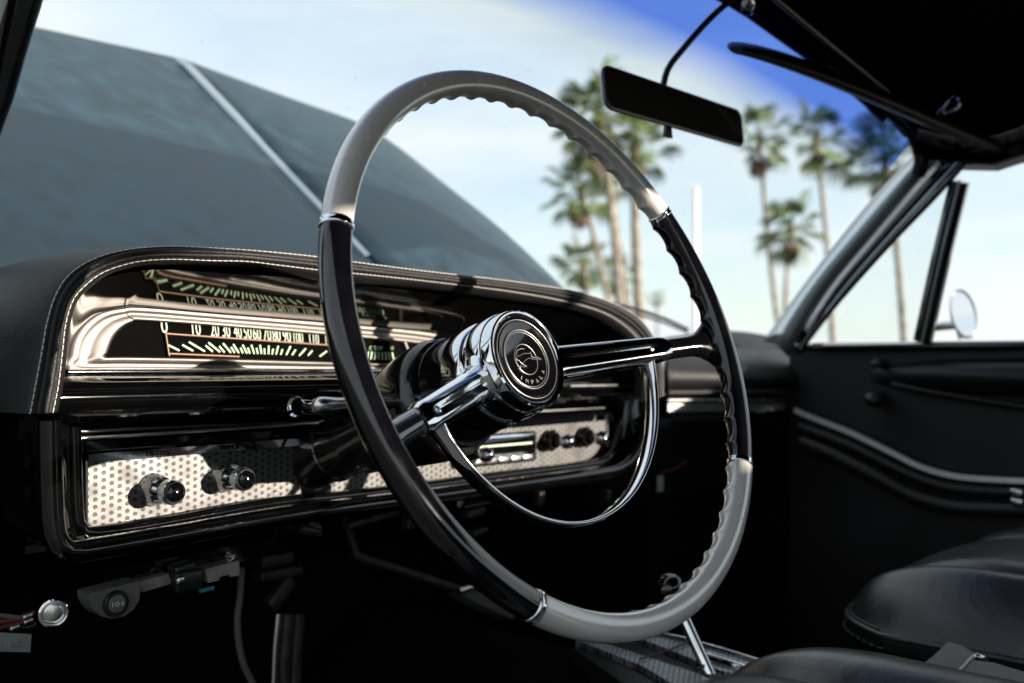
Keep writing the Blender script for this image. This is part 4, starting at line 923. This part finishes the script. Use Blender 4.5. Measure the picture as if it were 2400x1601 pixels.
g = G(); g.tube([aY(.36, 1546, 1108), aY(.36, 1580, 1100), aY(.36, 1610, 1080)], .0012, 6); g.build('wire', RED, wt)

# ------------------------------------------------------------------ driver door, swung open beside the camera
dd = thing('driver_door', 'open black driver door standing out beyond the left end of the dash', 'car door', (-.40, .36, -.5))
hd = V((-.86, .50, 0)).normalized(); hn = V((-hd.y, hd.x, 0))
g = G(); g.box(V((-.46, .40, -.26)) + hd * .5, hd * .5, hn * .03, V((0, 0, .27)), .02); g.build('door_panel', VINYL, dd)
g = G(); g.tube([V((-.46, .40, .02)) + hd * .02, V((-.46, .40, .02)) + hd * .98], .012, 10); g.build('window_sill', GLOSS, dd)

# ------------------------------------------------------------------ palms
def frond_mesh(name, m, n=16, spread=235, petiole=1.05, blade=.72, droop=.35, seed=0):
    rnd = random.Random(seed); g = G()
    g.tube([(0, 0, 0), (petiole * .5, 0, .03), (petiole, 0, 0)], [.035, .022, .016], 4, caps=False)
    c0 = V((petiole, 0, 0))
    for k in range(n):
        a = math.radians(-spread / 2 + spread * k / (n - 1)); ln = blade * (.72 + .28 * math.cos(a * .8)) * rnd.uniform(.88, 1.05)
        d = V((math.cos(a), math.sin(a), 0)); s_ = V((-d.y, d.x, 0)); w = ln * .062
        p1 = c0 + d * ln * .55 + V((0, 0, .03 - .05 * abs(math.sin(a)))); p2 = c0 + d * ln * .85 + V((0, 0, -droop * .35 * ln)); p3 = c0 + d * ln + V((0, 0, -droop * ln * rnd.uniform(.8, 1.2)))
        b = len(g.v); g.v += [c0 + V((0, 0, 0)), p1 + s_ * w + V((0, 0, -.02)), p1 - s_ * w + V((0, 0, -.02)), p2 + s_ * w * .6, p2 - s_ * w * .6, p3, p1 + V((0, 0, .02))]
        g.f += [(b, b + 1, b + 6), (b, b + 6, b + 2), (b + 1, b + 3, b + 6), (b + 6, b + 3, b + 4), (b + 6, b + 4, b + 2), (b + 3, b + 5, b + 4)]
    me = bpy.data.meshes.new(name); me.from_pydata([tuple(v) for v in g.v], [], g.f); me.materials.append(m); return me
FM = [frond_mesh('frond', FROND, seed=i, droop=.25 + .15 * i) for i in range(3)]
DM = [frond_mesh('dry_frond', DRY, n=14, spread=150, droop=.9, seed=9 + i) for i in range(2)]
def palm(label, xc, yc, xb, yb, dist, rpx, nf=44, dry=14, seed=0, tw=12):
    rnd = random.Random(seed)
    cp = CP + ray(xc, yc) * dist; bp_ = CP + ray(xb, yb) * dist; d = bp_ - cp; base = cp + d * ((cp.z + .95) / (-d.z))
    t = thing('palm_tree', label, 'palm tree', base, 'tall fan palms beyond the car')
    R = rpx / CF * dist; H = (cp - base).length; rt = tw / 2 / CF * dist
    g = G(); pts = []; rad = []
    for i in range(40):
        k = i / 39; sway = math.sin(k * PI) * .012 * H * rnd.choice((1, 1)) * (1 if seed % 2 else -1)
        pts.append(base.lerp(cp, k) + V((sway * .7, -sway * .7, 0))); rad.append(rt * (1.35 - .45 * k) * (1 + .06 * ((i * 7) % 3 - 1)))
    g.tube(pts, rad, 10); g.build('trunk', TRUNK, t)
    cr_ = bpy.data.objects.new('crown', None); COL.objects.link(cr_); cr_.parent = t; cr_.location = cp - base
    g = G(); g.lathe(cp - V((0, 0, R * .2)), (0, 0, 1), [(-R * .25, rt), (0, rt * 1.35), (R * .2, rt * 1.1), (R * .28, 0)], 10); cr2 = g.build('crown_shaft', DRY, t)
    for i in range(nf + dry):
        isd = i >= nf; me = rnd.choice(DM if isd else FM); az = i * 2.39996 + rnd.uniform(-.3, .3)
        el = rnd.uniform(-88, -50) if isd else 82 - 132 * ((i + .5) / nf) ** .85 + rnd.uniform(-16, 16)
        o = bpy.data.objects.new('dry_frond' if isd else 'frond', me); COL.objects.link(o); o.parent = t
        sc = R / 1.55 * rnd.uniform(.62, 1.15) * (.72 if isd else 1)
        o.matrix_local = Matrix.Translation(cp - base - V((0, 0, R * (.30 if isd else .10) * rnd.uniform(.5, 1.3)))) @ Matrix.Rotation(az, 4, 'Z') @ Matrix.Rotation(-math.radians(el), 4, 'Y') @ Matrix.Rotation(rnd.uniform(-.5, .5), 4, 'X') @ Matrix.Diagonal((sc, sc, sc, 1))
    bpy.data.objects.remove(cr_)
palm('tallest palm of the left cluster, its crown just left of the hanging mirror', 1405, 262, 1446, 700, 42, 124, 36, 9, 1, 17)
palm('palm with pale sunlit trunk, crown under the left half of the mirror', 1487, 335, 1502, 702, 46, 97, 29, 8, 2, 20)
palm('palm leaning left of the pale trunk with a full drooping crown', 1362, 440, 1424, 720, 44, 92, 32, 10, 3, 11)
palm('slim palm between its two tall neighbours in the left cluster', 1432, 400, 1476, 712, 52, 73, 22, 8, 4, 10)
palm('low bushy palm at the foot of the left cluster', 1368, 612, 1374, 760, 48, 70, 31, 10, 5, 12)
palm('low palm just above the dash right of the trunks', 1448, 642, 1450, 770, 55, 55, 26, 8, 6, 10)
palm('tiny distant palm low beside the inner edge of the wheel rim', 1538, 700, 1538, 770, 80, 23, 17, 4, 7, 5)
palm('slender palm right of the mirror with crown by its lower corner', 1780, 318, 1826, 740, 55, 82, 24, 8, 8, 10)
palm('slender palm with pale trunk standing second right of the mirror', 1912, 318, 1944, 740, 55, 88, 26, 9, 9, 11)
palm('shorter palm with compact crown between the two slender palms', 1852, 528, 1844, 730, 50, 86, 31, 8, 10, 9)
palm('big dark palm by the pillar, its trunk seen through the vent window', 2075, 360, 2113, 780, 36, 126, 31, 14, 11, 13)
lp = thing('light_post', 'plain white post standing between the palms behind the wheel rim', 'post')
t0 = CP + ray(1631, 440) * 24; base = V((t0.x, t0.y, -.95)); lp.location = base
g = G(); g.lathe(base, (0, 0, 1), [(0, .075), (t0.z + .95, .062), (t0.z + .97, 0)], 16); g.build('post_shaft', POST, lp)
g = G(); g.box(base + V((0, 0, .1)), (.25, 0, 0), (0, .25, 0), (0, 0, .1), .03); g.build('post_foot', ASPHALT, lp)
